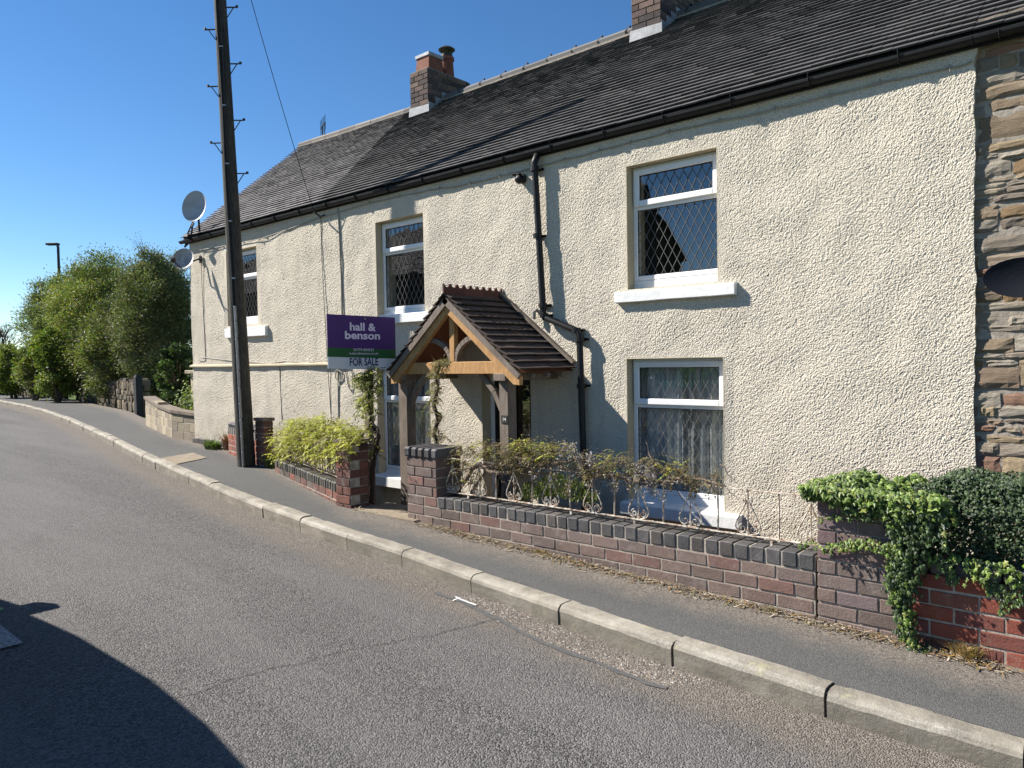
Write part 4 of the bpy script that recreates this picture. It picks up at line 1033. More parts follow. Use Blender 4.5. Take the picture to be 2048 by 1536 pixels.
for px_,py_ in lyr:
    x=at(px_,py_,RYY).x; H=(tz-bz); s_=H/.34
    d=MB(); O=V((x,RYY,bz))
    def T(pts,r=.0045): d.tube([O+V((p[0]*s_,p[1] if len(p)>2 else 0,(p[2] if len(p)>2 else p[1])*s_)) for p in pts],r,6)
    d.tube([O,V((x,RYY,tz))],.0055,6)
    for sg in (-1,1):
        side=[(0,.285),(sg*.018,.235),(sg*.062,.15),(sg*.092,.09),(sg*.096,.055),(sg*.078,.025),(sg*.042,.010),(sg*.008,.004)]
        T(side)
        sp=spiral((sg*.042,.048),.034,1.35,-sg,math.pi/2 if sg>0 else math.pi/2,22,.75)
        T([(p.x,0,p.z) for p in sp],.004)
        T([(sg*.004,.004),(sg*.012,.02),(sg*.008,.046)],.004)
    if px_ in (1277,1496):
        for sg in (-1,1): T([(p.x,0,p.z) for p in spiral((sg*.022,.262),.016,1.1,sg,-math.pi/2,16,.7)],.0035)
    build(d,'scroll',M['rail'],rl)
# left railing (mostly grown over)
r2=root('railing',(-7,4.7,zcA),'plain white bar railing on the left garden wall, grown over by the golden shrub','railing')
A3=V((A.x,A.y,0))-nm*.1; z0_=min(zcA,zcB)
d=MB(); d.bar(A3+dn*.1+V((0,0,z0_+.02)),A3+dn*(LL-.02)+V((0,0,z0_+.02)),.02,.006); d.bar(A3+dn*.1+V((0,0,z0_+.33)),A3+dn*(LL-.02)+V((0,0,z0_+.33)),.02,.006); build(d,'rail',M['rail'],r2)
k=.15
while k<LL-.05:
    d=MB(); p=A3+dn*k; d.tube([(p.x,p.y,z0_+.02),(p.x,p.y,z0_+.33)],.0055,6); build(d,'bar',M['rail'],r2); k+=.085
# ================================================================= pole
pb=gnd(493,931); pr_=root('telegraph_pole',(pb.x,pb.y,hp(pb.x)),'dark leaning wooden telegraph pole with climbing steps, cutting the top of the frame','utility pole')
pt=at(440,0,pb.y-.25); lean=(pt-pb); lean/=lean.z
HT=8.0; PP=lambda h:V((pb.x,pb.y,hp(pb.x)))+V((lean.x*h,lean.y*h,h))
d=MB(); d.tube([PP(-.3)]+[PP(HT*k/16)+V((.006*noise.noise(V((k,0,0))),0,0)) for k in range(0,17)],[.116]+[.116-.056*k/16 for k in range(17)],20); pole=build(d,'shaft',M['pole'],pr_,smooth=True)
ndir=V((.75,-.66,0)); side=V((R0.x,R0.y,0)).normalized()
for px_,py_,sg in ((455,42,1),(463,146,1),(471,252,1),(479,353,1),(436,95,-1),(441,200,-1),(447,305,-1)):
    h=at(px_,py_,pb.y).z-hp(pb.x); c=PP(h); r=.12-.058*h/HT
    d=MB(); o=side*sg
    d.bar(c+o*(r-.01),c+o*(r+.13)+V((0,0,-.002)),.022,.012,up=V((0,0,1)),ch=.002); d.tube([c+o*(r+.09),c+o*(r+.0)+V((0,0,-.13))],.006,6); d.box(tuple(c+o*(r+.13)-V((.012,.012,.006))),tuple(c+o*(r+.13)+V((.012,.012,.022))))
    build(d,'step',M['iron'],pr_)
fr=(V((-Fw.x,-Fw.y,0))).normalized()
def onp(h,lat,off=.0):
    r=.12-.058*h/HT; a=math.asin(max(-1,min(1,lat/r))); return PP(h)+side*lat+fr*(math.cos(a)*r+off)
h1_=at(480,612,pb.y-.1).z-hp(pb.x)
d=MB()
n_=10
for k in range(n_):
    a=onp(h1_*k/n_,.01,.008); b=onp(h1_*(k+1)/n_,.01,.008); d.bar(a,b,.055,.028,up=fr.cross(V((0,0,1))),ch=.008)
build(d,'conduit_cover',M['galv'],pr_)
d=MB(); d.tube([onp(h1_+(HT-h1_)*k/14,.022+.008*math.sin(k),.012) for k in range(15)],.014,6); d.tube([onp(h1_+(HT-h1_)*k/14,-.012+.006*math.sin(k*1.3),.012) for k in range(15)],.012,6); build(d,'riser_cable',M['cabledark'],pr_)
for k in range(7):
    h=h1_+.35+k*.72; p=onp(h,.02,.03); d=MB(); d.cbox(p,(side,fr,V((0,0,1))),(.022,.006,.008),.002); build(d,'cable_clip',M['galv'],pr_)
# overhead wire to the house
wa=PP(HT-.35); wb=at(628,424,F-.16)
mid=at(508,0,(pb.y*.78+F*.22))
d=MB(); pts=[]
for k in range(33):
    t=k/32; p=wa.lerp(wb,t); p.z-=.10*4*t*(1-t); pts.append(p)
d.tube(pts,.0045,5); d.tube([wb,wb+V((0,.1,-.05)),V((wb.x+.03,F-.012,wb.z-.02))],.012,6)
build(d,'overhead_wire',M['cabledark'],label='thin black telephone wire dropping from the pole to the cottage eaves',cat='wire')
# ================================================================= for-sale board
SX=-6.22; y0s=atX(655,680,SX).y; y1s=atX(791,685,SX).y
zt0=atX(655,628,SX).z; zt1=atX(791,635,SX).z; zb0=atX(659,737,SX).z; zb1=atX(790,740,SX).z; zt=(zt0+zt1)/2; zb=(zb0+zb1)/2
print('SIGN',y0s,y1s,zt0,zt1,zb0,zb1)
sg=root('for_sale_board',(SX,(y0s+y1s)/2,-1.8),'purple, green and white for-sale board on a wooden post beside the porch','sign')
Lz=lambda y,t: (zt0+(zt1-zt0)*(y-y0s)/(y1s-y0s))*(1-t)+(zb0+(zb1-zb0)*(y-y0s)/(y1s-y0s))*t
def pan(t0,t1,name,mat,x=.0,th=.006):
    d=MB(); P=[(SX+x,y0s,Lz(y0s,t1)),(SX+x,y1s,Lz(y1s,t1)),(SX+x,y1s,Lz(y1s,t0)),(SX+x,y0s,Lz(y0s,t0))]; d.prism(P,(-1,0,0),th); return build(d,name,mat,sg)
pan(0,.615,'top_panel',M['purple']); pan(.615,.785,'middle_panel',M['green']); pan(.785,1,'bottom_panel',M['signwhite'])
yc=(y0s+y1s)/2; ppx=atX(736,760,SX-.06).y
d=MB(); d.cbox((SX-.05,ppx,(zt-.05-1.85)/2),ax,(.035,.035,(zt-.05+1.85)/2),.004); build(d,'post',M['greyoak'],sg)
d=MB(); d.tube([(SX+.001,yc+.03,zt-.03),(SX+.006,yc+.03,zt-.03)],.010,10); build(d,'bolt',M['galv'],sg)
slope=(zt1-zt0)/(y1s-y0s); slb=(zb1-zb0)/(y1s-y0s)
def text(s,yc_,zc_,h,mat,name,parent,bold=0,width=None,X=SX+.003,rotx=0,face='X'):
    cu=bpy.data.curves.new(name,'FONT'); cu.body=s; cu.size=1; cu.align_x='CENTER'; cu.align_y='BOTTOM_BASELINE'; cu.extrude=.0; cu.offset=bold; cu.resolution_u=3
    ob=bpy.data.objects.new(name,cu); COL.objects.link(ob); bpy.context.view_layer.update()
    me=bpy.data.meshes.new_from_object(ob.evaluated_get(bpy.context.evaluated_depsgraph_get())); COL.objects.unlink(ob); bpy.data.objects.remove(ob)
    xs=[v.co.x for v in me.vertices]; w_=max(xs)-min(xs); sc=h/.7; sx=sc if width is None else width/w_
    mb=MB(); vs=[]
    for v in me.vertices:
        a=v.co.x*sx; b=v.co.y*sc
        if face=='X': vs.append((X,yc_+a,zc_+b+a*math.tan(rotx)))
        else: vs.append((yc_+a,X,zc_+b))
    mb.add(vs,[tuple(p.vertices) for p in me.polygons]); return build(mb,name,mat,parent)
def SY(px_): return atX(px_,690,SX).y
def SZ(px_,py_): return atX(px_,py_,SX).z
hh=lambda px_,a,b: SZ(px_,a)-SZ(px_,b)
rx=math.atan(slope*.7)
text('hall &',(SY(699)+SY(751))/2,SZ(725,661),hh(725,646,661),M['letter'],'lettering',sg,.03,SY(751)-SY(699),rotx=rx)
text('benson',(SY(690)+SY(760))/2,SZ(725,678),hh(725,663,678),M['letter'],'lettering',sg,.03,SY(760)-SY(690),rotx=rx)
text('01773 824232',(SY(707)+SY(747))/2,SZ(727,702),hh(727,697,702),M['letter'],'lettering',sg,.01,SY(747)-SY(707),rotx=rx)
text('hallandbenson.co.uk',(SY(698)+SY(756))/2,SZ(727,709),hh(727,704.4,709),M['letter'],'lettering',sg,.005,SY(756)-SY(698),rotx=rx)
text('FOR SALE',(SY(698)+SY(755))/2,SZ(727,731),hh(727,716,731),M['navy'],'lettering',sg,.02,SY(755)-SY(698),rotx=rx*.4)
# ================================================================= porch
YP=5.07; ap=at(891,592,YP); tl=at(780,745,YP); trr=at(1036,741,YP)
hw=.5*((ap.x-tl.x)+(trr.x-ap.x)); xm=ap.x+.5*((trr.x-ap.x)-(ap.x-tl.x)); zr_=ap.z; ze=(tl.z+trr.z)/2
print('PORCH',ap,tl,trr,hw,xm)
xl_,xr_=tl.x,trr.x; xm=ap.x
po=root('porch',(xm,5.4,-1.83),'open oak porch with a tiled gabled roof, in front of the door','porch')
sR=(zr_-ze)/(xr_-xm); sL=(zr_-ze)/(xm-xl_)
tb=[(.058,.044,.040),(.05,.038,.034),(.066,.049,.044),(.047,.038,.035),(.068,.046,.038)]
mb=MB(); tiles(mb,(xr_+.02,YP-.02,ze+.0),(xr_+.02,F-.004,ze+.0),(xm,YP-.02,zr_+.02),(xm,F-.004,zr_+.02),12,.17,jc(tb),lift=.034)
tiles(mb,(xl_-.02,F-.004,ze),(xl_-.02,YP-.02,ze),(xm,F-.004,zr_+.02),(xm,YP-.02,zr_+.02),12,.17,jc(tb),lift=.034)
pro=build(mb,'roof',M['tile'],po,colors=True)
d=MB(); d.quad((xr_,YP+.02,ze-.015),(xr_,F-.006,ze-.015),(xm,F-.006,zr_-.0),(xm,YP+.02,zr_-.0)); d.quad((xl_,F-.006,ze-.015),(xl_,YP+.02,ze-.015),(xm,YP+.02,zr_-.0),(xm,F-.006,zr_-.0))
M['lining']=woodm('roof lining boards',(.16,.06,.03),(.24,.10,.05),(.09,.04,.025)); build(d,'lining',M['lining'],po)
# crested ridge tiles: five scallops
d=MB(); rc=(.10,.045,.036); n_=3
for k in range(n_):
    a=YP-.03+(F-YP+.02)*k/n_; b=YP-.03+(F-YP+.02)*(k+1)/n_-.004; zt_=zr_+.035
    col=gray(rc,.8,1.1)
    d.add([(xm-.11,a,zt_-.10),(xm-.11,b,zt_-.10),(xm,b,zt_),(xm,a,zt_),(xm+.11,b,zt_-.10),(xm+.11,a,zt_-.10)],[(0,3,2,1),(3,5,4,2)],col)
    # crest
    m_=3; poly=[]
    L=b-a
    for q in range(m_):
        c=a+L*(q+.5)/m_; r=L/m_*.36
        poly+= [(a+L*q/m_,zt_+.085)] 
        for t in range(7):
            an=math.pi*t/6; poly.append((c-math.cos(an)*r,zt_+.085-math.sin(an)*r))
    poly.append((b,zt_+.085)); 
    top=poly; bot=[(y_,zt_-.01) for y_,_ in poly]
    for (p,q2),(p2,q3) in zip(zip(top,top[1:]),zip(bot,bot[1:])):
        for sx_ in (-.009,.009):
            d.add([(xm+sx_,p2[0],p2[1]),(xm+sx_,q3[0],q3[1]),(xm+sx_,q2[0],q2[1]),(xm+sx_,p[0],p[1])],[(0,1,2,3)],col)
        d.add([(xm-.009,p[0],p[1]),(xm+.009,p[0],p[1]),(xm+.009,q2[0],q2[1]),(xm-.009,q2[0],q2[1])],[(0,1,2,3)],col)
    d.add([(xm-.009,a,zt_-.01),(xm+.009,a,zt_-.01),(xm+.009,a,zt_+.085),(xm-.009,a,zt_+.085)],[(0,1,2,3)],col)
build(d,'crested_ridge_tiles',M['tile'],pro,colors=True)
# bargeboards
for sx_,xe,nm_ in ((1,xr_,''),(-1,xl_,'')):
    d=MB(); a=V((xm,YP-.012,zr_-.005)); b=V((xe+sx_*.03,YP-.012,ze-.03)); t=(b-a).normalized(); n2=V((t.z,0,-t.x)); n2=n2 if n2.z<0 else -n2
    d.prism([a,b,b+n2*.052,a+n2*.052/abs(n2.z)*1.0],(0,1,0),.022); build(d,'bargeboard',M['greyoak'],po)
    d=MB(); a=V((xm,YP+.014,zr_-.055)); b=V((xe+sx_*.0,YP+.014,ze-.05)); 
    d.prism([a,b,b+V((0,0,-.075)),b+V((-sx_*.04,0,-.03))+n2*.05,a+V((0,0,-.115))],(0,1,0),.05); build(d,'rafter',M['oak'],po)
# posts from the pixels
PY=5.16
posts=[]
for (pa,pb_) in ((798,815),(999,1017)):
    x0_=at(pa,850,PY).x; x1_=at(pb_,850,PY).x; posts.append((x0_,x1_))
    d=MB(); topz=at(pa,752,PY).z+.02; d.cbox(((x0_+x1_)/2,PY+.06,(topz-1.84)/2),ax,((x1_-x0_)/2,.06,(topz+1.84)/2),.006); build(d,'post',M['greyoak'],po)
(lx0_,lx1_),(rx0_,rx1_)=posts
ptop=topz
# tie beam
zb_=at(1010,748,PY-.03).z; zt_=at(1010,722,PY-.03).z
d=MB(); d.cbox(((lx0_+rx1_)/2,PY+.015,(zb_+zt_)/2),ax,((rx1_-lx0_)/2+.02,.045,(zt_-zb_)/2),.005); build(d,'tie_beam',M['oak'],po)
# wall plates running back to the house
for (a,b) in posts:
    d=MB(); d.cbox(((a+b)/2,(PY-.06+F)/2,zb_-.03),ax,((b-a)/2+.02,(F-PY+.06)/2-.003,.035),.005); build(d,'wall_plate',M['greyoak'],po)
# king post with curved struts
d=MB(); d.cbox((xm,PY+.01,(zr_-.1+zt_)/2),ax,(.035,.03,(zr_-.1-zt_)/2),.005); build(d,'king_post',M['oak'],po)
for sx_ in (-1,1):
    slp=sR if sx_>0 else sL
    d=MB(); P=[]
    ex=.34; ez=zr_-.13-slp*ex
    for k in range(9):
        t=k/8; x=xm+sx_*(.035+(ex-.035)*(1-math.cos(t*math.pi/2)**1.0)) ; z=zt_+(ez-zt_)*math.sin(t*math.pi/2); P.append(V((x,PY+.01,z)))
    for a,b in zip(P,P[1:]): d.bar(a,b,.05,.05,up=V((0,1,0)),ch=.004)
    build(d,'curved_strut',M['greyoak'],po)
    d=MB(); xpst=(rx0_ if sx_>0 else lx1_); P=[V((xpst,PY+.05,zb_-.34)),V((xpst-sx_*.09,PY+.05,zb_-.17)),V((xpst-sx_*.27,PY+.05,zb_+.005))]
    for a,b in zip(P,P[1:]): d.bar(a,b,.055,.05,up=V((0,1,0)),ch=.004)
    build(d,'brace',M['greyoak'],po)
# lead flashing where the porch meets the wall, little downpipe shoe
for sx_,xe in ((1,xr_),(-1,xl_)):
    d=MB(); a=V((xm,F-.03,zr_+.07)); b=V((xe+sx_*.03,F-.03,ze+.065)); d.bar(a,b,.03,.05,up=V((0,1,0))); build(d,'flashing',M['cope'],po)
for k in range(3):
    d=MB(); y_=YP+.22+k*.22; d.bar((xr_-.16,y_,ze+.06),(xr_+.0,y_,ze-.055),.04,.05,up=V((0,1,0))); build(d,'rafter_tail',M['greyoak'],po)
# number plate
d=MB(); a=at(1002,830,PY-.006); b=at(1015.5,847,PY-.006); d.cbox(((a.x+b.x)/2,PY-.004,(a.z+b.z)/2),ax,((b.x-a.x)/2,.004,(a.z-b.z)/2),.0015)
npz=build(d,'number_plate',M['iron'],po); text('14',(a.x+b.x)/2,(a.z+b.z)/2-.014,.03,M['upvc'],'number',npz,.01,None,X=PY-.0095,face='Y')
# ================================================================= dishes, lights, cables on the house
def dish(name,cx,cz,cy,rw,rh,nrm,label,mat,arm=True,depth=.05):
    nrm=V(nrm).normalized(); rt=V((0,0,1)).cross(nrm).normalized(); up=nrm.cross(rt)
    C=V((cx,cy,cz)); r_=root(name,tuple(C),label,'satellite dish')
    d=MB(); vs=[C-nrm*depth]; N=28; K=5
    for k in range(1,K+1):
        for j in range(N):
            a=2*math.pi*j/N; q=k/K; vs.append(C+rt*math.cos(a)*rw*q+up*math.sin(a)*rh*q-nrm*depth*(1-q*q))
    fs=[(0,1+j,1+(j+1)%N) for j in range(N)]
    for k in range(K-1):
        for j in range(N): a=1+k*N; fs.append((a+j,a+N+j,a+N+(j+1)%N,a+(j+1)%N))
    m_=len(vs); vs2=[V(v)-nrm*.006 for v in vs]; fs2=[tuple(reversed([i+m_ for i in f])) for f in fs]
    e=1+(K-1)*N; rim=[(e+(j+1)%N,e+j,e+j+m_,e+(j+1)%N+m_) for j in range(N)]
    d.add(vs+vs2,fs+fs2+rim); build(d,'reflector',mat,r_,smooth=False)
    return r_,C,nrm,rt,up
c=at(388,412,F-.15)
r_,C,nr,rt,up=dish('satellite_dish',c.x,c.z,F-.15,.20,.27,(.55,-.75,.25),'large pale grey satellite dish standing above the left gutter corner',M['dish'])
d=MB(); b0=at(375,472,F-.05); d.tube([C-nr*.06,C-nr*.14-up*.05,V((C.x-.02,F-.06,C.z-.40)),V((XL-.12,F-.02,HE-.12))],.018,8); d.tube([C-nr*.05-up*.27,C-nr*.05-up*.33-rt*.02,V((C.x-.13,F-.15,C.z-.5))],.014,8); build(d,'mast',M['black'],r_)
d=MB(); q=V((C.x-.22,F-.2,C.z-.47)); d.tube([q,q+V((.10,.02,-.01))],.045,10); build(d,'feed_horn',M['black'],r_)
d=MB(); d.tube([C-nr*.05-up*.2,q+V((.05,0,.02))],.012,6); build(d,'feed_arm',M['black'],r_)
c=at(366,517,F-.28)
r_,C,nr,rt,up=dish('satellite_dish',c.x,c.z,F-.28,.165,.20,(.62,-.60,.45),'small stained satellite dish bracketed to the left end of the front wall',plain('stained dish enamel',(.38,.35,.32),.55,.4,var=.5,scale=9,stretch=(1,1,.3)))
wl=at(402,519,F-.01)
d=MB(); d.tube([C-nr*.06,C-nr*.13,V((wl.x,F-.06,wl.z)),V((wl.x,F-.01,wl.z))],.016,8); d.box((wl.x-.03,F-.03,wl.z-.06),(wl.x+.03,F-.006,wl.z+.06)); build(d,'wall_bracket',M['black'],r_)
d=MB(); q=C+nr*.22-up*.20-rt*.05; d.tube([C-nr*.04-up*.18,q],.010,6); build(d,'feed_arm',M['black'],r_)
d=MB(); d.tube([q-nr*.02,q+nr*.05+up*.03],.035,10); build(d,'feed_horn',M['black'],r_)
d=MB(); a=V((wl.x+.01,F-.012,wl.z-.05)); z_=at(415,722,F).z; d.tube([a,a+V((.0,0,-.3)),a+V((.02,0,-.8)),V((a.x+.05,F-.012,z_+.02)),V((a.x+.0,F-.012,z_)),V((a.x-.16,F-.012,z_+.006))],.006,5); build(d,'dish_cable',M['cable'],r_)
# dark dish on the stone wall
c=at(2052,554,NY-.16)
r_,C,nr,rt,up=dish('satellite_dish',c.x,c.z,NY-.16,.235,.135,(.25,-.9,.22),'dark oval satellite dish on the rubble stone wall at the right edge',M['darkdish'],depth=.03)
d=MB(); d.tube([C-nr*.03,C-nr*.10,V((C.x+.02,NY-.02,C.z-.05))],.016,8); d.box((C.x-.03,NY-.035,C.z-.12),(C.x+.05,NY-.0,C.z+.02)); build(d,'wall_bracket',M['iron'],r_)
# cctv dome
c=at(1037,355,F-.08); r_=root('security_camera',tuple(c),'small black dome security camera under the gutter beside the downpipe','camera')
d=MB(); d.tube([(c.x,F-.012,c.z),(c.x,F-.05,c.z)],.05,14); d.tube([(c.x,F-.04,c.z-.01),(c.x-.01,F-.075,c.z-.02),(c.x-.01,F-.10,c.z-.03)],[.045,.044,.022],14); build(d,'dome',M['black'],r_)
d=MB(); d.tube([(c.x,F-.06,c.z+.03),(c.x-.07,F-.08,c.z+.045)],.022,10); build(d,'lens_barrel',M['black'],r_)
# string of lights under the gutter
sp=[(400,500),(520,478),(640,435),(740,405),(800,392),(880,376),(940,366),(1000,352),(1070,333),(1130,318),(1200,300),(1262,284),(1340,262),(1440,240),(1550,216),(1660,189),(1760,164),(1900,135),(1945,122)]
r_=root('string_lights',(at(1000,352,F).x,F-.02,at(1000,352,F).z),'string of small white lights clipped along the wall under the black gutter','string lights')
P=[at(x_,y_,F-.018) for x_,y_ in sp]; Q=[]
for a,b in zip(P,P[1:]):
    for k in range(6): t=k/6; q=a.lerp(b,t); q.z-=.006*math.sin(math.pi*t)*(1+2*noise.noise(V((a.x*3,0,0)))); Q.append(q)
Q.append(P[-1]); d=MB(); d.tube(Q,.006,5); build(d,'cable',M['cable'],r_)
for k in range(len(P)-1):
    for t in (0,):
        q=P[k].lerp(P[k+1],t)+V((0,-.005,0))
        d=MB(); d.tube([q+V((0,0,.02)),q+V((0,-.004,-.008)),q+V((0,-.004,-.03))],[.005,.006,.003],6); d.box(tuple(q+V((-.010,-.004,.004))),tuple(q+V((.010,.003,.008)))); build(d,'light_bulb',M['cable'],r_)
# loose cables down the front
def cab(pts,r,mat,label,off=.012):
    d=MB(); P=[at(x_,y_,F-off) for x_,y_ in pts]; Q=[]
    for a,b in zip(P,P[1:]):
        n_=max(2,int((b-a).length/.08)); Q+=[a.lerp(b,k/n_)+V((.006*noise.noise(V((a.z+k*.4,1,b.x))),0,.003*noise.noise(V((k,2,b.x))))) for k in range(n_)]
    Q.append(P[-1]); d.tube(Q,r,5); return build(d,'wall_cable',mat,label=label,cat='cable')
cab([(676,415),(679,470),(683,560),(685,660),(684,725)],.011,M['cable'],'thick cream cable running down the wall behind the top of the sale board')
cab([(641,430),(644,520),(648,600),(655,722),(660,800),(664,860)],.005,M['cable'],'thin cable down the wall left of the sale board')
cab([(405,715),(470,722),(540,727),(570,722),(610,726),(655,720),(740,724)],.006,M['cable'],'thin cable sagging along the top of the string course')
cab([(559,732),(561,780),(564,838)],.006,M['cable'],'short thin cable dropping below the string course')
cab([(675,738),(672,742),(671,755),(678,765),(685,757),(684,745),(676,739),(676,760),(677,835)],.009,M['cable'],'looped pale cable and conduit below the sale board')
cab([(690,738),(697,775),(703,784),(705,770),(704,742)],.006,M['cable'],'thin hanging loop of cable beside the post of the sale board')
# television aerial behind the ridge
ar=at(645,262,12.2); r_=root('aerial',(ar.x,12.2,ar.z-.8),'thin television aerial standing behind the left part of the ridge','aerial')
d=MB(); d.tube([(ar.x,12.2,ar.z-3),(ar.x,12.2,ar.z+.15)],.018,6); build(d,'mast',M['cabledark'],r_)
d=MB(); d.tube([(ar.x-.16,12.25,ar.z+.1),(ar.x+.42,12.0,ar.z+.10)],.016,6); d.tube([(ar.x+.08,12.2,ar.z-.4),(ar.x+.4,12.0,ar.z+.1)],.012,6)
for k in range(7):
    x_=ar.x-.16+.095*k; y_=12.25-.04*k; d.tube([(x_,y_,ar.z-.08),(x_,y_,ar.z+.32)],.006,4)
build(d,'elements',M['cabledark'],r_)
# ================================================================= leaf generators
def leafq(mb,p,d,n,L,W,col,fold=.0):
    d=d.normalized(); s=d.cross(n)
    if s.length<1e-3: s=d.cross(V((1,0,0)))
    s.normalize(); m_=s.cross(d)
    a=p; b=p+d*L*.45+s*W/2+m_*fold; c=p+d*L; e=p+d*L*.45-s*W/2+m_*fold
    mb.add([a,b,c,e],[(0,1,2),(0,2,3)] if fold else [(0,1,2,3)],col)
def rv(r=1.0):
    while True:
        v=V((U(-1,1),U(-1,1),U(-1,1)))
        if .05<v.length<1: return v*r
def vary(c,lo=.75,hi=1.2):
    k=U(lo,hi); return (c[0]*k*U(.92,1.08),c[1]*k,c[2]*k*U(.85,1.15))
def wisteria_leaf(mb,p,dirv,L,cols,ll=.04,lw_=.014,n=6,droop=.7):
    d=dirv.normalized(); P=p.copy(); col=rnd.choice(cols)
    for k in range(n):
        d=(d+V((0,0,-droop/n*1.3))).normalized(); Pn=P+d*(L/n); s=d.cross(V((0,0,1)))
        if s.length<.05: s=V((1,0,0))
        s.normalize()
        for sg in (-1,1):
            ld=(s*sg+d*.5+V((0,0,-.35))+rv(.25)).normalized(); leafq(mb,P,ld,V((0,0,1))+rv(.5),ll*U(.7,1.15),lw_*U(.8,1.2),vary(col))
        P=Pn
    leafq(mb,P,d,V((0,0,1))+rv(.3),ll,lw_,vary(col))
def raceme(mb,p,L,cols):
    n=int(L/.006)
    for k in range(n):
        t=k/n; q=p+V((U(-1,1)*.028*(1-t*.8),U(-1,1)*.028*(1-t*.8),-L*t)); leafq(mb,q,rv(),rv(),U(.012,.02),U(.012,.018),vary(rnd.choice(cols)))
bronze=[(.17,.14,.06),(.15,.115,.055),(.20,.17,.075),(.12,.09,.05),(.23,.20,.10),(.14,.14,.05),(.24,.19,.11)]
golden=[(.40,.40,.06),(.34,.36,.05),(.48,.47,.09),(.26,.28,.04),(.36,.34,.07)]
browns=[(.11,.075,.045),(.16,.12,.07),(.09,.06,.04),(.19,.15,.10)]
lilac=[(.36,.31,.42),(.28,.24,.32),(.45,.41,.50),(.22,.18,.24),(.33,.29,.30)]
# ---- wisteria along the right-hand railing
wr=root('wisteria',(-3.6,WY+.12,ctop),'straggly wisteria with bronze leaves and grey-mauve flowers trained along the right-hand railing','shrub')
d=MB()
def twist(d,pts,r0,r1,amp=.02,seed=0,mat=None,n_=8):
    Q=[]; tot=len(pts)-1
    for i,(a,b) in enumerate(zip(pts,pts[1:])):
        for k in range(6):
            t=k/6; p=a.lerp(b,t); s=i+t; Q.append(p+V((amp*noise.noise(V((s*1.3,seed,0))),amp*noise.noise(V((s*1.3,seed,5))),amp*noise.noise(V((s*1.3,seed,9))))))
    Q.append(pts[-1]); d.tube(Q,[r0+(r1-r0)*k/(len(Q)-1) for k in range(len(Q))],n_)
W_=lambda x_,y_,Y=RYY:at(x_,y_,Y)
trunk=[V((W_(915,985).x,RYY+.12,-1.8)),W_(915,990,RYY+.1),W_(930,955),W_(960,930),W_(1010,948),W_(1060,935),W_(1110,928),W_(1170,955),W_(1240,952),W_(1290,968),W_(1340,955),W_(1400,958),W_(1450,970)]
twist(d,trunk,.022,.007,.03,1); twist(d,[V((W_(945,990).x,RYY+.1,-1.8)),W_(945,980,RYY+.08),W_(975,940),W_(1030,915),W_(1100,938),W_(1150,915),W_(1200,950),W_(1270,945),W_(1330,972)],.017,.005,.035,2)
twist(d,[V((W_(900,985).x,RYY+.13,-1.8)),W_(905,980,RYY+.1),W_(925,940),W_(1000,925),W_(1080,950),W_(1180,935)],.014,.005,.03,3)
for k in range(60):
    x_=U(900,1460); a=W_(x_,U(925,975)); b=a+V((U(-.16,.16),U(-.05,.12),U(-.16,.16))); twist(d,[a,a.lerp(b,.5)+rv(.03),b],.004,.0015,.02,k+9,n_=5)
for k in range(20):
    x_=U(898,990); a=V((W_(x_,995).x,RYY+U(.05,.2),ctop-.3)); b=a+V((U(-.1,.1),U(-.05,.05),U(.3,.5))); twist(d,[a,a.lerp(b,.5)+rv(.05),b],.006,.002,.03,k+70,n_=5)
build(d,'stems',M['stem'],wr)
d=MB(); fl=MB()
clumps=[(925,905,20,16,1.0,'g'),(960,900,26,18,1.0,'g'),(1000,905,30,22,1.2,'b'),(1045,888,24,10,.9,'g'),(1085,905,34,20,1.2,'g'),(1120,900,26,14,1.0,'g'),(1040,925,40,24,1.0,'b'),(1170,930,26,20,.8,'b'),(1215,920,16,12,.7,'g'),(1200,940,24,16,.8,'b'),(1245,925,24,14,.8,'b'),(1300,925,24,14,.6,'b'),(1350,940,28,14,1,'g'),(1395,960,24,12,.8,'b'),(1430,958,24,9,.6,'b'),(1225,900,8,8,.3,'g'),(1110,872,9,9,.2,'g'),(1280,950,24,14,.7,'b'),(935,945,25,26,.7,'g')]
for (cx,cy,rx_,ry_,dn_,kind) in clumps:
    for k in range(int(rx_*ry_*dn_*.15)):
        a=U(0,6.28); r=math.sqrt(rnd.random()); p=W_(cx+math.cos(a)*r*rx_,cy+math.sin(a)*r*ry_,RYY+U(-.10,.16))
        wisteria_leaf(d,p,V((U(-1,1),U(-1,.6),U(-.2,.9))),U(.05,.12),golden if (kind=='g' and rnd.random()<.25) else (bronze if kind!='w' and rnd.random()<.68 else browns),U(.020,.034),U(.008,.012),5,U(.4,1.0))
for (cx,cy,rx_,ry_,n_) in ((1135,895,18,12,11),(1170,915,14,16,9),(1285,935,26,14,18),(1135,960,5,20,4),(1310,960,22,22,10),(1240,950,20,20,8),(1180,945,20,20,6),(1090,930,30,18,8),(1400,970,22,10,4),(1040,925,30,18,7),(1350,950,30,14,7)):
    for k in range(int(n_*1.5)+2):
        p=W_(cx+U(-rx_,rx_),cy+U(-ry_,ry_),RYY+U(-.14,.08)); raceme(fl,p,U(.05,.10),lilac if n_>8 else lilac[1:]+browns)
build(d,'foliage',M['leaf'],wr,colors=True); build(fl,'flowers',M['petal'],wr,colors=True)
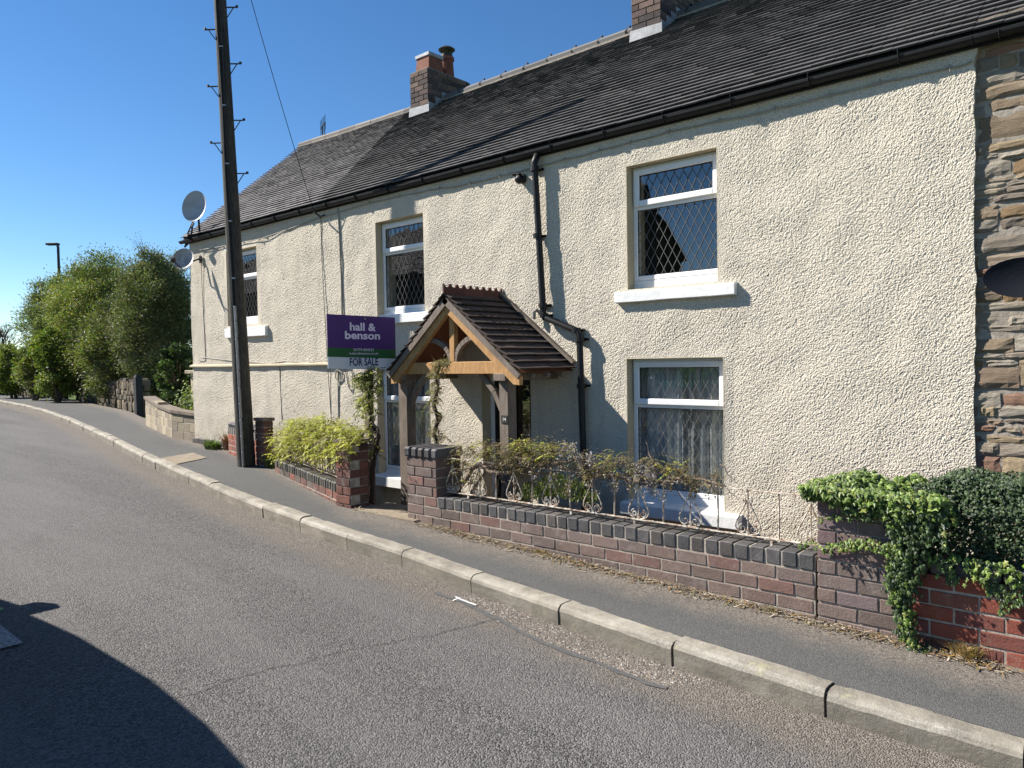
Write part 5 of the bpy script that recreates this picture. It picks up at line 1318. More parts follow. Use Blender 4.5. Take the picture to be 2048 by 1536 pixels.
# ---- golden shrub over the left wall
gs=root('golden_shrub',(-7.2,4.85,-1.8),'bright yellow-green feathery shrub spilling over the left garden wall','shrub')
d=MB(); st=MB()
for (cx,cy,rx_,ry_,n_) in ((600,870,38,24,150),(650,858,34,20,130),(690,865,30,22,110),(570,880,26,22,90),(625,890,55,28,190),(565,905,22,16,50),(690,890,28,22,90),(650,905,45,25,90),(615,845,26,10,40),(720,870,20,14,30),(645,835,12,6,12),(590,845,18,8,20)):
    for k in range(int(n_*1.25)):
        a=U(0,6.28); r=math.sqrt(rnd.random()); x_=cx+math.cos(a)*r*rx_; t=(x_-548)/(672-548); Yb=5.02+(4.42-5.02)*t
        p=at(x_,cy+math.sin(a)*r*ry_,max(4.30,Yb)+U(-.12,.4)); wisteria_leaf(d,p,V((U(-1,1),U(-1,.5),U(-.2,.8))),U(.08,.15),golden if rnd.random()<.85 else bronze,U(.035,.055),U(.012,.018),5,U(.4,1.0))
for k in range(40):
    x_=U(560,705); t=(x_-548)/(672-548); Yb=max(4.4,5.08+(4.5-5.08)*t); a=V((at(x_,930,Yb).x,Yb+U(0,.2),-1.8)); b=at(x_+U(-25,25),U(855,900),Yb); twist(st,[a,a.lerp(b,.5)+rv(.06),b],.008,.003,.04,k+200,n_=5)
build(d,'foliage',M['leaf'],gs,colors=True); build(st,'stems',M['stem'],gs)
# ---- climber on the sign post, climber by the porch
def climber(name,label,x_,Y,top,bot,cl,cols,seed,trk,size=1.0):
    r_=root(name,(at(x_,bot,Y).x,Y,-1.82),label,'climbing plant'); d=MB()
    pts=[V((at(x_,bot,Y).x+.02,Y,-1.82))]+[at(px_,py_,Y-.02) for px_,py_ in trk]; twist(d,pts,.026,.010,.03,seed); twist(d,[p+V((.03,-.03,0)) for p in pts],.014,.006,.06,seed+3); build(d,'stem',M['darkstem'],r_)
    d=MB()
    for (cx,cy,rx_,ry_,n_) in cl:
        for k in range(int(n_*1.9)):
            a=U(0,6.28); r=math.sqrt(rnd.random()); p=at(cx+math.cos(a)*r*rx_,cy+math.sin(a)*r*ry_,Y+U(-.14,.12))
            wisteria_leaf(d,p,V((U(-1,1),U(-1,.5),U(-.3,.6))),U(.05,.10)*size,cols,U(.024,.038)*size,U(.010,.014)*size,5,U(.5,1.2))
    build(d,'foliage',M['leaf'],r_,colors=True)
olive=[(.17,.19,.045),(.13,.14,.035),(.22,.24,.06),(.10,.10,.03),(.26,.27,.08)]
climber('climber','yellow-green climbing plant wrapped round the post of the sale board',738,4.68,735,1000,[(738,755,26,14,52),(742,775,22,12,36),(722,760,14,14,22),(735,800,22,12,36),(722,800,12,12,14),(732,825,18,14,24),(745,740,14,8,16),(752,822,8,8,6),(748,905,10,10,8)],olive+golden[:1],31,[(744,940),(752,900),(757,872),(744,850),(738,820),(741,790),(738,760),(735,745)])
climber('climber','bronze-leaved wisteria stem climbing between the porch posts',872,4.72,715,1000,[(882,728,14,8,34),(875,745,12,12,30),(872,775,11,14,26),(868,805,12,14,20),(875,835,14,12,14),(870,860,12,10,16),(882,875,14,9,14),(890,722,14,6,14)],bronze+browns[:1]+olive[:1],41,[(872,940),(877,900),(868,870),(876,840),(868,810),(877,780),(872,750),(880,728)],.8)
d=MB(); a=at(742,902,4.6);pts=[at(704,892,4.5),at(725,868,4.52),at(745,846,4.55),at(757,860,4.56),at(755,880,4.55),at(742,890,4.5),at(715,893,4.4)]
twist(d,pts,.014,.008,.01,77); build(d,'wisteria_branch',M['darkstem'],label='bare looping wisteria branch above the left gateway pier',cat='branch')
# ---- small plants
def tuft(name,label,c,n,L,spread,cols,mat='grass',w_=.006,cat='plant',lean=.5):
    d=MB(); c=V(c)
    for k in range(n):
        a=U(0,6.28); r=U(0,spread); p=c+V((math.cos(a)*r,math.sin(a)*r*.7,0)); o=V((math.cos(a),math.sin(a),0))*U(.1,lean); l=L*U(.5,1.1); col=vary(rnd.choice(cols)); w2=w_*U(.7,1.2)
        s=V((-math.sin(a),math.cos(a),0))*w2; P0_=p; d0=(V((0,0,1))+o*.4).normalized(); P1_=P0_+d0*l*.5; d1=(d0+o*1.6+V((0,0,-.35))).normalized(); P2_=P1_+d1*l*.5
        d.add([P0_-s,P0_+s,P1_+s*.8,P1_-s*.8,P2_],[(0,1,2,3),(3,2,4)],col)
    return build(d,name,M[mat],colors=True,label=label,cat=cat)
gg=[(.10,.15,.04),(.13,.19,.05),(.07,.11,.03),(.18,.22,.09)]
c=at(768,1015,4.9); tuft('strappy_plant','dark strap-leaved plant growing in the gateway beside the left pier',(c.x,4.92,-1.8),130,.42,.13,[(.05,.07,.03),(.08,.10,.05),(.03,.045,.02),(.14,.15,.09)],w_=.007)
c=gnd(1925,1325); tuft('dry_grass_tuft','tuft of straw-coloured dry grass at the foot of the red brick wall',(c.x,RWY-.05,hp(c.x)),260,.10,.07,[(.36,.25,.11),(.28,.19,.08),(.42,.32,.17),(.15,.12,.05)],w_=.0018,cat='grass tuft',lean=1.3)
c=gnd(425,897); tuft('weeds','patch of green weeds at the foot of the left end of the house',(c.x,c.y,c.z),150,.17,.16,gg,w_=.018,lean=1.0)
c=gnd(455,900); tuft('dead_weeds','reddish dead weeds against the short side wall near the pole',(c.x,c.y+.05,c.z),240,.34,.13,[(.20,.08,.05),(.26,.13,.08),(.14,.07,.04)],w_=.008,lean=.8)
c=gnd(538,935); tuft('weeds','green weed growing at the left end of the low garden wall',(c.x,c.y+.02,c.z),90,.2,.08,gg,w_=.012,lean=.9)
c=gnd(1045,1116); tuft('weeds','small orange-tinged tuft at the foot of the garden wall below the railing',(c.x,4.31,hp(c.x)),120,.035,.09,[(.33,.19,.05),(.24,.17,.06),(.15,.14,.04)],w_=.002,lean=1.2)
c=gnd(1680,1215); 
for k,(px_,py_) in enumerate(((1535,1226),)):
    c=gnd(px_,py_); tuft('weeds','little mossy weeds at the wall foot near the ivy pillar',(c.x,4.31,hp(c.x)),80,.03,.08,[(.14,.12,.04),(.10,.10,.03)],w_=.002,lean=1.2)
bs=root('green_bush',(at(1110,985,5.3).x,5.3,-1.83),'low green bush behind the railing under the porch','bush'); d=MB()
for (cx,cy,rx_,ry_,n_) in ((1070,985,30,18,420),(1110,975,34,24,560),(1150,985,30,22,420),(1040,1000,14,10,140),(1180,1000,16,12,160)):
    for k in range(n_):
        a=U(0,6.28); r=math.sqrt(rnd.random()); p=at(cx+math.cos(a)*r*rx_,cy+math.sin(a)*r*ry_,5.1+U(-.15,.3)); leafq(d,p,rv()+V((0,0,.8)),rv(),U(.03,.06),U(.008,.013),vary(rnd.choice([(.12,.15,.04),(.09,.12,.03),(.16,.19,.05)])))
build(d,'foliage',M['leaf'],bs,colors=True); d=MB()
for k in range(12): a=V((at(U(1060,1170),990,5.2).x,5.25,-1.83)); twist(d,[a,a+V((U(-.1,.1),U(-.1,.1),.2)),a+V((U(-.2,.2),U(-.2,.2),.42))],.006,.003,.02,k,n_=5)
build(d,'stems',M['stem'],bs)
# ---- ivy and hedge on the right
def ivyleaf(mb,p,n,up,s,col):
    n=n.normalized(); r=up.cross(n); 
    if r.length<1e-3: r=V((1,0,0))
    r.normalize(); u=n.cross(r)
    prof=[(0,-.55),(.42,-.62),(.36,-.2),(.78,.0),(.34,.22),(0,.95),(-.34,.22),(-.78,0),(-.36,-.2),(-.42,-.62)]
    vs=[p+n*.06*s]+[p+(r*a+u*(-b if False else b))*s*.5+n*(-.10*s*abs(a)) for a,b in prof]
    mb.add(vs,[(0,i+1,(i+1)%10+1) for i in range(10)],col)
iv=root('ivy',(at(1790,1000,WY).x,WY,hp(-1.2)),'bright ivy draped over the brick pillar and trailing down its right corner','ivy'); d=MB(); st=MB()
ivb=[(.12,.19,.03),(.15,.22,.04),(.09,.145,.025),(.065,.105,.022),(.18,.25,.055),(.20,.23,.06)]; ivd=[(.035,.06,.022),(.05,.085,.03),(.028,.045,.02),(.07,.11,.035)]
def ivyblob(cx,cy,rx_,ry_,n_,Y0,Yj,cols,s0,s1,nd=V((0,-1,.5))):
    for k in range(n_):
        a=U(0,6.28); r=rnd.random()**.5; p=at(cx+math.cos(a)*r*rx_,cy+math.sin(a)*r*ry_,Y0+U(-Yj,Yj)); ivyleaf(d,p,nd+rv(.8),V((0,0,-1))+rv(.6),U(s0,s1),vary(rnd.choice(cols)))
# crown of leaves over the pillar top: a rounded mass with real depth
cx0=(xq0+xq1)/2; ztop_=z0+nq*CH
for k in range(3200):
    a=U(-1,1); b=U(-1,1)
    if abs(a)**3+abs(b)**3>1: continue
    x=cx0+.07+a*.40; y_=WY+.14+b*.27; nn_=noise.noise(V((x*7,y_*7,2)))+.6*noise.noise(V((x*17,y_*17,5)))
    h=(1-abs(a)**3*.8)*(1-max(0,-b)**4*.5); z=ztop_+.0+.11*h+.055*nn_-.03*a
    z-=abs(rnd.gauss(0,.025)); p=V((x,y_,z))
    ivyleaf(d,p,V((a*.5,-.75,.75))+rv(.75),V((0,-.3,-1))+rv(.7),U(.020,.062),vary(rnd.choice(ivb if rnd.random()<.85 else ivd)))
for k in range(1500):
    u=rnd.random(); x=xq0-.05+u*(xq1-xq0+.28); t=rnd.random()**1.3; dep=.07+.20*max(0,u)**1.2+.07*noise.noise(V((x*14,0,0))); p=V((x,WY-.03-U(0,.10)*(1-t*.5),ztop_+.09-t*dep)); ivyleaf(d,p,V((0,-1,.55))+rv(.7),V((0,0,-1))+rv(.6),U(.020,.060),vary(rnd.choice(ivb if rnd.random()<.78-.5*u*t else ivd)))
# sprays across the pillar face
def spray(pts,n_,w_,cols,s0,s1,Y=None):
    P=[at(x_,y_,(Y or WY-.03)) for x_,y_ in pts]; 
    for k in range(n_):
        i=rnd.randrange(len(P)-1); t=rnd.random(); p=P[i].lerp(P[i+1],t)+V((0,U(-.05,.015),U(-w_,w_))); ivyleaf(d,p,V((0,-1,.4))+rv(.7),V((0,0,-1))+rv(.7),U(s0,s1),vary(rnd.choice(cols)))
    st.tube(P,.004,5)
spray([(1640,1040),(1680,1032),(1720,1035),(1760,1040)],70,.022,ivb+ivd,.018,.032)
spray([(1640,1100),(1680,1095),(1720,1088),(1760,1092),(1795,1105)],190,.03,ivb+ivd[:2],.022,.038)
spray([(1600,1090),(1625,1085),(1640,1095)],40,.02,ivb,.018,.03,WY+.1)
for pts,n_,w_,cs in (([(1800,1040),(1805,1100),(1800,1150),(1795,1190),(1805,1230),(1815,1270)],430,.045,ivd+ivb[:1]),([(1830,1010),(1830,1080),(1815,1140),(1800,1180)],650,.08,ivd+ivd+ivb[2:4]),([(1795,1090),(1785,1140),(1790,1200)],150,.03,ivd+ivb),([(1812,1270),(1830,1290),(1860,1300)],60,.02,ivb+ivd),([(1812,1220),(1815,1250),(1822,1280)],90,.03,ivb)):
    spray(pts,n_,w_*.4,cs,.024,.042,WY-.04)
    P=[at(x_,y_,WY-.05) for x_,y_ in pts]
    for k in range(n_):
        i=rnd.randrange(len(P)-1); p=P[i].lerp(P[i+1],rnd.random())+V((U(-w_,w_),U(-.07,.06),U(-.03,.03))); ivyleaf(d,p,V((.2,-1,.3))+rv(.8),V((0,0,-1))+rv(.6),U(.022,.042),vary(rnd.choice(cs)))
build(d,'foliage',M['ivy'],iv,colors=True); build(st,'stems',M['stem'],iv)
hd=root('hedge',(at(1960,1050,4.75).x,4.8,-1.7),'dark glossy shrub mass behind the red brick wall, against the stone wall','hedge'); d=MB()
hx0=at(1858,1000,4.6).x
for k in range(26000):
    x=hx0+(U(-.12,1.9) if k%3 else U(-.14,.5)); a=U(0,1); dome=1-.0*a; yy=4.48+U(0,.75); top=at(1960,948,4.8).z; ht=top+.05*noise.noise(V((x*5,yy*5,0)))-max(0,(hx0+.06-x))*.6-.25*abs(yy-4.85)**1.5
    # denser near the skin
    if rnd.random()<.5: z=ht-abs(rnd.gauss(0,.05))
    else: z=U(rz-.02,ht)
    if rnd.random()<.62: yy=4.43-.0+abs(rnd.gauss(0,.07))+ (.1 if z>ht-.1 else 0); 
    p=V((x,yy,z)); ivyleaf(d,p,V((-.2,-1,.7))+rv(1.0),rv(),U(.02,.036),vary(rnd.choice(ivd+[(.03,.055,.02),(.02,.035,.015),(.045,.075,.03)])))
for k in range(420):
    x=hx0+.02+U(0,1.6); p=V((x,RWY-.02-U(0,.06),rz+.12-abs(rnd.gauss(0,.06)))); ivyleaf(d,p,V((-.2,-1,.5))+rv(.6),V((0,0,-1))+rv(.5),U(.03,.052),vary(rnd.choice(ivb+ivd[:1])))
for (x_,y0_,y1_) in ((2010,1170,1230),(2035,1160,1215),(1985,1165,1190),(1905,1150,1168)):
    for k in range(60): p=at(x_+U(-12,12),U(y0_,y1_),RWY-.04); ivyleaf(d,p,V((0,-1,.4))+rv(.7),V((0,0,-1))+rv(.5),U(.022,.04),vary(rnd.choice(ivb[1:4]+ivd)))
build(d,'foliage',M['ivy'],hd,colors=True); d=MB()
for k in range(16): x=hx0+U(.05,1.7); twist(d,[V((x,4.8,-1.7)),V((x+U(-.1,.1),4.8,-1.2)),V((x+U(-.2,.2),4.75+U(-.1,.2),-.85))],.02,.006,.04,k,n_=5)
build(d,'stems',M['stem'],hd)
# ================================================================= far left: walls, fence, lamp, trees
dcol=[(.16,.13,.09),(.12,.10,.075),(.20,.165,.12),(.10,.085,.065),(.17,.15,.12),(.09,.08,.05)]
def drywall(name,label,pts,h,th=.35,end=None):
    r_=root(name,(pts[0].x,pts[0].y,pts[0].z),label,'wall','dry stone walls up the lane' if False else None)
    d=MB(); c=MB()
    for a,b in zip(pts,pts[1:]):
        a0,b0=V((a.x,a.y,0)),V((b.x,b.y,0)); dv=b0-a0; dn_=dv.normalized(); nm_=V((dn_.y,-dn_.x,0)); nm_=nm_ if nm_.y<0 else -nm_
        rubble(d,a0,dn_,nm_,0,dv.length,a.z-.1,a.z+h-.08,.09,.17,.16,.42,dcol,proud=.06,depth=.15,grid=(3,3))
        rubble(d,b0 if dn_.x>0 else b0,-nm_,dn_,0,th,a.z-.1,a.z+h-.08,.09,.17,.16,.3,dcol,proud=.04,depth=.1,grid=(3,3))
        core(c,a0,dn_,nm_,dv.length,a.z-.1,a.z+h-.1,th)
        k=0.0
        while k<dv.length:   # rounded cock-and-hen coping stones
            L=U(.10,.2); hh_=U(.12,.22); p=a0+dn_*(k+L/2)-nm_*(th/2); p.z=a.z+h-.08+hh_/2; d.cbox(p,(dn_,nm_,V((0,0,1))),(L/2-.008,th/2+.02,hh_/2),.045,vary(rnd.choice(dcol)),0,.012); k+=L
    build(d,'stonework',M['stone'],r_,colors=True); build(c,'wall_core',M['soil'],r_)
g1=gnd(275,826);g2=gnd(236,818)
drywall('dry_stone_wall','short dry stone wall beside the dark gatepost, left of the block wall',[gnd(237,816),gnd(274,825)],.80)
drywall('dry_stone_wall','low dry stone wall end under the tall trees, left of the gatepost wall',[gnd(158,800),gnd(195,806),gnd(232,812)],.72)
drywall('dry_stone_wall','farthest low dry stone wall at the bend of the lane',[gnd(34,791),gnd(74,795)],.7)
a=gnd(285,815); b=gnd(365,822); drywall('dry_stone_wall','dry stone wall behind the block wall, beside the gate pillar',[V((a.x-1,a.y+2.2,a.z)),V((b.x,b.y+1.0,b.z))],.75)
fr_=root('dark_fence',(-18,10,-1.24),'dark close-boarded fence panels in the shade under the trees','fence')
fa=gnd(214,803); fb=gnd(350,806)
for k in range(3):
    a=fa.lerp(fb,k/3); b=fa.lerp(fb,(k+.985)/3); d=MB(); n_=14
    for q in range(n_):
        p=a.lerp(b,(q+.5)/n_); dn_=(b-a).normalized(); L=(b-a).length/n_; d.cbox((p.x,p.y,a.z+.62),(dn_,V((dn_.y,-dn_.x,0)),V((0,0,1))),(L/2-.004,.012,.60),.003)
    build(d,'fence_panel',M['darkwood'],fr_)
    d=MB(); d.cbox((a.x,a.y,a.z+.68),ax,(.05,.05,.68),.01); build(d,'post',M['darkwood'],fr_)
for px_,y0_,y1_,lab in ((278,752,826,'dark wooden gatepost beside the short dry stone wall'),(131,745,797,'thick dark post at the verge under the street lamp'),(157,758,800,'thin dark post between the trees at the verge')):
    p=gnd(px_,y1_); z_=(p.z+ (y1_-y0_)/FPX*(p.dot(Fw))); w_=.09 if px_!=157 else .05
    d=MB(); d.cbox((p.x,p.y,(p.z+z_)/2-.05),ax,(w_,w_,(z_-p.z)/2+.05),.02); d.cbox((p.x,p.y,z_+.01),ax,(w_*.8,w_*.8,.02),.01); build(d,'wooden_post',M['darkwood'],label=lab,cat='post')
p=gnd(378,872); p=V((XL-1.2,F+1.9,-1.24)); gpx=root('gate_pillar',(p.x,p.y,p.z),'cream rendered gate pillar with a flat grey cap by the left corner of the house','gate pillar')
pc=at(379,748,F+1.6); 
d=MB(); d.cbox((pc.x,F+1.9,(pc.z-1.24)/2),ax,(.17,.2,(pc.z+1.24)/2),.01); build(d,'shaft',M['reveal'],gpx)
d=MB(); d.cbox((pc.x-.02,F+1.9,pc.z+.04),ax,(.26,.28,.04),.012); build(d,'cap',M['conc'],gpx)
q=at(376,797,F+.75); d=MB(); bsr=root('bright_bush',(q.x,F+.8,-1.2),'light green leafy shrub growing behind the block wall','bush')
for k in range(420):
    p=V((q.x,F+.8,q.z))+V((rnd.gauss(0,.14),rnd.gauss(0,.14),rnd.gauss(-.1,.2))); ivyleaf(d,p,rv()+V((.3,-.8,.5)),rv(),U(.05,.09),vary(rnd.choice([(.20,.26,.05),(.26,.31,.08),(.12,.17,.04)])))
build(d,'foliage',M['leaf'],bsr,colors=True); d=MB(); twist(d,[V((q.x,F+.8,-1.3)),V((q.x+.05,F+.8,-1)),V((q.x,F+.85,q.z))],.02,.01,.03,3); build(d,'stem',M['stem'],bsr)
# street lamp
lb=gnd(127,797); lz=(741-493)/FPX*(lb.dot(Fw)); lr=root('street_lamp',(lb.x,lb.y,lb.z),'tall street lamp rising above the trees on the left','street lamp')
d=MB(); d.tube([(lb.x,lb.y,lb.z),(lb.x,lb.y,lb.z+1),(lb.x,lb.y,lz-.1)],[.10,.07,.05],10); build(d,'column',M['iron'],lr)
lf=-side; d=MB(); tp=V((lb.x,lb.y,lz)); d.tube([tp-V((0,0,.15)),tp+lf*.03],.05,8); d.cbox(tp+lf*.22+V((0,0,.0)),(lf,lf.cross(V((0,0,1))),V((0,0,1))),(.24,.13,.045),.02); build(d,'lamp_head',M['iron'],lr)
# ---------------------------------------------------------------- trees
def tree(name,label,base,H,crown,n,ll,lw_,cols,seed,cat='tree',trunks=3,lowbare=.12,dens=1.0,twigs=0,sub=150,group=None):
    rr=random.Random(seed); base=V(base); r_=root(name,tuple(base),label,cat,group); cx,cy,cz,rx_,ry_,rz_=crown
    C=base+V((cx,cy,cz)); tb_=MB(); lf_=MB()
    ends=[]
    for k in range(sub):
        while True:
            v=V((rr.uniform(-1,1),rr.uniform(-1,1),rr.uniform(-1,1)))
            if v.length<1: break
        if rr.random()<.65: v=v.normalized()*rr.uniform(.72,1.0)
        k2=1+.22*noise.noise(v*1.7+V((seed,0,0)))+.12*noise.noise(v*4+V((0,seed,0)))
        ends.append(C+V((v.x*rx_*k2,v.y*ry_*k2,v.z*rz_*k2)))
    for t in range(trunks):
        o=V((rr.uniform(-.3,.3)*rx_*.5,rr.uniform(-.3,.3)*ry_*.3,0)); top=C+V((o.x*2,o.y*2,rz_*.4)); a=base+o*.6
        twist(tb_,[a-V((0,0,.2)),a.lerp(top,.35)+V((rr.uniform(-.2,.2),0,0)),a.lerp(top,.7),top],.07+.02*H/3,.02,.25,seed+t,n_=7)
        for e in ends[t::trunks][:26]:
            s=a.lerp(top,rr.uniform(.3,.9)); tb_.tube([s,s.lerp(e,.5)+V((0,0,-.1)),e],[.028,.015,.005],5)
    build(tb_,'trunk',M['bark'],r_)
    per=int(n/len(ends)); 
    for e in ends:
        cl=rr.choice(cols); cr=min(rx_,rz_)*rr.uniform(.12,.24); tone=rr.uniform(.75,1.2)
        m_=int(per*rr.uniform(.5,1.5)*dens)
        out=(e-C).normalized()
        for k in range(m_):
            g_=V((rr.gauss(0,1),rr.gauss(0,1),rr.gauss(0,.8)))*cr*.62; dr=(out*.6+V((rr.uniform(-1,1),rr.uniform(-1,1),rr.uniform(-.6,.9)))); L=ll*rr.uniform(.6,1.3)
            leafq(lf_,e+g_,dr,V((rr.uniform(-1,1),rr.uniform(-1,1),rr.uniform(-.2,1))),L,lw_*rr.uniform(.7,1.2),tuple(c*tone*rr.uniform(.8,1.2) for c in cl))
        if twigs:
            for k in range(twigs):
                q=e+out*cr*rr.uniform(.6,1.6)+V((rr.uniform(-1,1),rr.uniform(-1,1),rr.uniform(-.3,1)))*cr*.5; tb2.tube([e,e.lerp(q,.6),q],[.008,.005,.002],3)
    build(lf_,'crown',M['leaf'],r_,colors=True)
def at_z(px_,py_,z): 
    d_=ray(px_,py_); return d_*(z/d_.dot(Fw))
def tree_px(name,label,x0_,x1_,ytop,ybot,z,n,cols,seed,ll=.12,lw_=.04,**kw):
    cx=(x0_+x1_)/2; c=at_z(cx,(ytop+ybot)/2,z); rx_=(x1_-x0_)/2/FPX*z; rz_=(ybot-ytop)/2/FPX*z
    base=(c.x,c.y,-1.24); tree(name,label,base,-1,(0,0,c.z+1.24,rx_,rx_*.8,rz_),n,ll,lw_,cols,seed,**kw)
will=[(.19,.225,.065),(.15,.19,.05),(.23,.26,.09),(.11,.14,.04),(.27,.285,.11)]
dark=[(.13,.15,.06),(.10,.12,.045),(.165,.185,.085),(.08,.10,.04),(.19,.205,.11)]
brt=[(.19,.25,.05),(.15,.21,.04),(.23,.28,.07),(.12,.17,.04)]
tree_px('willow_tree','broad mid-green willow, the tallest crown of the left tree group',100,300,520,775,28,70000,will,11,sub=330,ll=.10,lw_=.036)
tree_px('willow_tree','darker grey-green tree crown right next to the house corner',225,402,507,790,24,70000,dark,12,sub=330,ll=.09,lw_=.03)
tree_px('willow_tree','pale feathery tree on the left shoulder of the tree group',35,185,552,765,31,34000,[(.16,.20,.09),(.20,.23,.12),(.13,.16,.07)],13,sub=120,ll=.14,lw_=.035)
tree_px('willow_tree','dark lower tree filling the middle of the group above the fence',150,330,600,785,26,34000,dark+will[:1],14,sub=160)
tree_px('evergreen_bush','glossy dark evergreen bush beside the gate pillar',315,390,690,810,19,10000,[(.05,.08,.03),(.07,.11,.04),(.035,.06,.02),(.10,.14,.06)],15,cat='bush',ll=.09,lw_=.05,sub=80)
tree_px('hedgerow_bush','bright green bush at the verge below the feathery tree',60,155,650,797,28,17000,brt,16,cat='bush',sub=90,ll=.10,lw_=.05)
tree_px('hedgerow_bush','rounded lime-green bush at the very left edge of the lane',-25,70,690,790,33,10000,brt+will[:2],17,cat='bush',sub=90,ll=.12,lw_=.06)
tree_px('hedgerow_bush','olive bush between the lime bush and the low stone wall',-60,40,715,790,38,7000,will,18,cat='bush',sub=70,ll=.13,lw_=.06)
tree_px('hedgerow_bush','dark leafy bush filling the gap behind the gatepost and the dry stone wall',255,395,640,800,25,14000,dark,35,cat='bush',sub=100,ll=.09,lw_=.04)
tree_px('hedgerow_bush','mid-green bush between the lime-green bush and the bright bush under the lamp',35,105,690,792,30,9000,will+brt[:1],36,cat='bush',sub=70,ll=.10,lw_=.05)
tree_px('hedgerow_bush','shadowy hedge growing behind the dry stone walls',100,215,720,790,30,12000,dark+brt[:1],19,cat='bush',sub=90,ll=.10,lw_=.05)
tree_px('willow_tree','wide rounded willow crown filling the back of the left tree group',70,400,535,770,31,60000,will+dark[:2],33,sub=300,ll=.10,lw_=.04)
# fine bare-twigged trees
def bare(label,px_,ytop,ybot,z,wd,seed,leafcols):
    rr=random.Random(seed); b=at_z(px_,ybot,z); b.z=-1.24; top=at_z(px_,ytop,z).z; H=top-b.z; r_=root('bare_tree',tuple(b),label,'tree'); d=MB(); lf_=MB()
    def br(p,dv,L,r,dep):
        q=p+dv*L; d.tube([p,p.lerp(q,.5)+V((rr.uniform(-1,1),rr.uniform(-1,1),0))*L*.05,q],[r,r*.8,r*.6],4 if dep<3 else 5)
        if dep==0:
            for k in range(3): leafq(lf_,q+V((rr.uniform(-1,1),rr.uniform(-1,1),rr.uniform(-1,1)))*.12,V((rr.uniform(-1,1),rr.uniform(-1,1),.4)),V((0,0,1)),.09,.03,rr.choice(leafcols))
            return
        for k in range(3 if dep>1 else 4):
            nd=(dv+V((rr.uniform(-1,1),rr.uniform(-1,1),rr.uniform(-.2,.7)))*.62).normalized(); br(p.lerp(q,rr.uniform(.55,1)),nd,L*rr.uniform(.55,.8),r*.58,dep-1)
    br(b,V((0,0,1)),H*.38,wd,5)
    build(d,'trunk',M['bark'],r_); build(lf_,'crown',M['leaf'],r_,colors=True)
bare('thin twiggy tree rising behind the dark tree near the house',330,488,800,27,.07,21,[(.17,.2,.08)])
bare('hazy bare-twigged tree at the far left edge of the view',-12,615,790,48,.16,22,[(.16,.16,.10)])
bare('thin twiggy tree behind the feathery left shoulder of the group',100,560,795,33,.08,24,[(.2,.22,.11)])
# ================================================================= behind the eye: the car whose shadow falls on the road
CX0,CX1,CY0,CY1=-8.85,-3.85,-1.0,.76; gr=lambda x:hp(x)+RD
gz_=gr(-6.5); carr=root('parked_car',(-6.5,-.1,gz_),'silver car standing in the near lane, out of the left edge of the photograph','car')
carm=plain('silver car paint',(.35,.36,.38),.3,.6,.5,var=.03)
def loft(prof,y0,y1,tuck=.06):
    d=MB(); k=len(prof); vs=[(x,y0+tuck*max(0,(z-.7))*1.0,gz_+z) for x,z in prof]+[(x,y0-.0,gz_+min(z,.75)) for x,z in prof]
    vs=[(x,y0,gz_+z) for x,z in prof]+[(x,y1,gz_+z) for x,z in prof]; d.add(vs,[tuple(range(k)),tuple(range(2*k-1,k-1,-1))]+[((i+1)%k,i,i+k,(i+1)%k+k) for i in range(k)]); return d
lower=[(CX0,.35),(CX0+.02,.62),(CX0+.25,.86),(CX0+1.25,1.02),(CX1-.15,1.06),(CX1-.02,.95),(CX1,.35),(CX1-.35,.22)]
def arch(cx): return [(cx+.38*math.cos(a),.32+.38*math.sin(a)) for a in [math.pi*k/8 for k in range(9)]]
lower+=[(CX1-.48,.22)]+[p for p in arch(CX1-.88)]+[(CX0+1.3,.22)]+[p for p in arch(CX0+.88)]+[(CX0+.4,.22)]
build(loft(lower,CY0,CY1),'body',carm,carr)
rz1=1.60; cab_=[(CX0+2.12,rz1-.06),(CX0+2.3,rz1),(CX1-.5,rz1-.01),(CX1-.25,rz1-.06),(CX1-.28,rz1-.09),(CX0+2.12,rz1-.09)]
d=MB(); st_=[(CX0+1.72,.55,-.09),(CX0+1.95,.63,-.02),(CX0+2.5,.68,0),(CX0+3.3,.70,.01),(CX0+3.9,.67,0),(CX0+4.4,.60,-.01),(CX1-.45,.54,-.03),(CX1-.25,.47,-.09)]
yc0=(CY0+CY1)/2+.13; vs=[]
for (x,w_,dz) in st_:
    for s_,h_ in ((-1,-.05),(-.93,0),(0,.03),(.93,0),(1,-.05),(.9,-.08),(-.9,-.08)): vs.append((x,yc0+s_*(w_+.02),gz_+rz1+dz+h_))
fs=[(i*7+j,(i+1)*7+j,(i+1)*7+(j+1)%7,i*7+(j+1)%7) for i in range(len(st_)-1) for j in range(7)]; d.add(vs,fs); build(d,'roof',carm,carr)
for yy in (CY0+.09,CY1-.09):
    for (xa_,xb_) in ((CX0+1.0,CX0+1.75),(CX0+2.95,CX0+2.95),(CX1-1.35,CX1-1.35),(CX1-.12,CX1-.32)):
        d=MB(); d.bar((xa_,yy,gz_+1.0),(xb_,yy+(.03 if yy<0 else -.03),gz_+rz1-.06),.07,.05); build(d,'pillar',carm,carr)
    d=MB(); d.add([(CX0+1.05,yy,gz_+1.02),(CX1-.14,yy,gz_+1.04),(CX1-.32,yy+(.03 if yy<0 else -.03),gz_+rz1-.08),(CX0+1.8,yy+(.03 if yy<0 else -.03),gz_+rz1-.08)],[(0,1,2,3)]); build(d,'side_window',M['cglass'],carr)
d=MB(); d.quad((CX0+1.0,CY0+.12,gz_+1.02),(CX0+1.0,CY1-.12,gz_+1.02),(CX0+1.72,CY1-.16,gz_+rz1-.06),(CX0+1.72,CY0+.16,gz_+rz1-.06)); build(d,'windscreen',M['cglass'],carr)
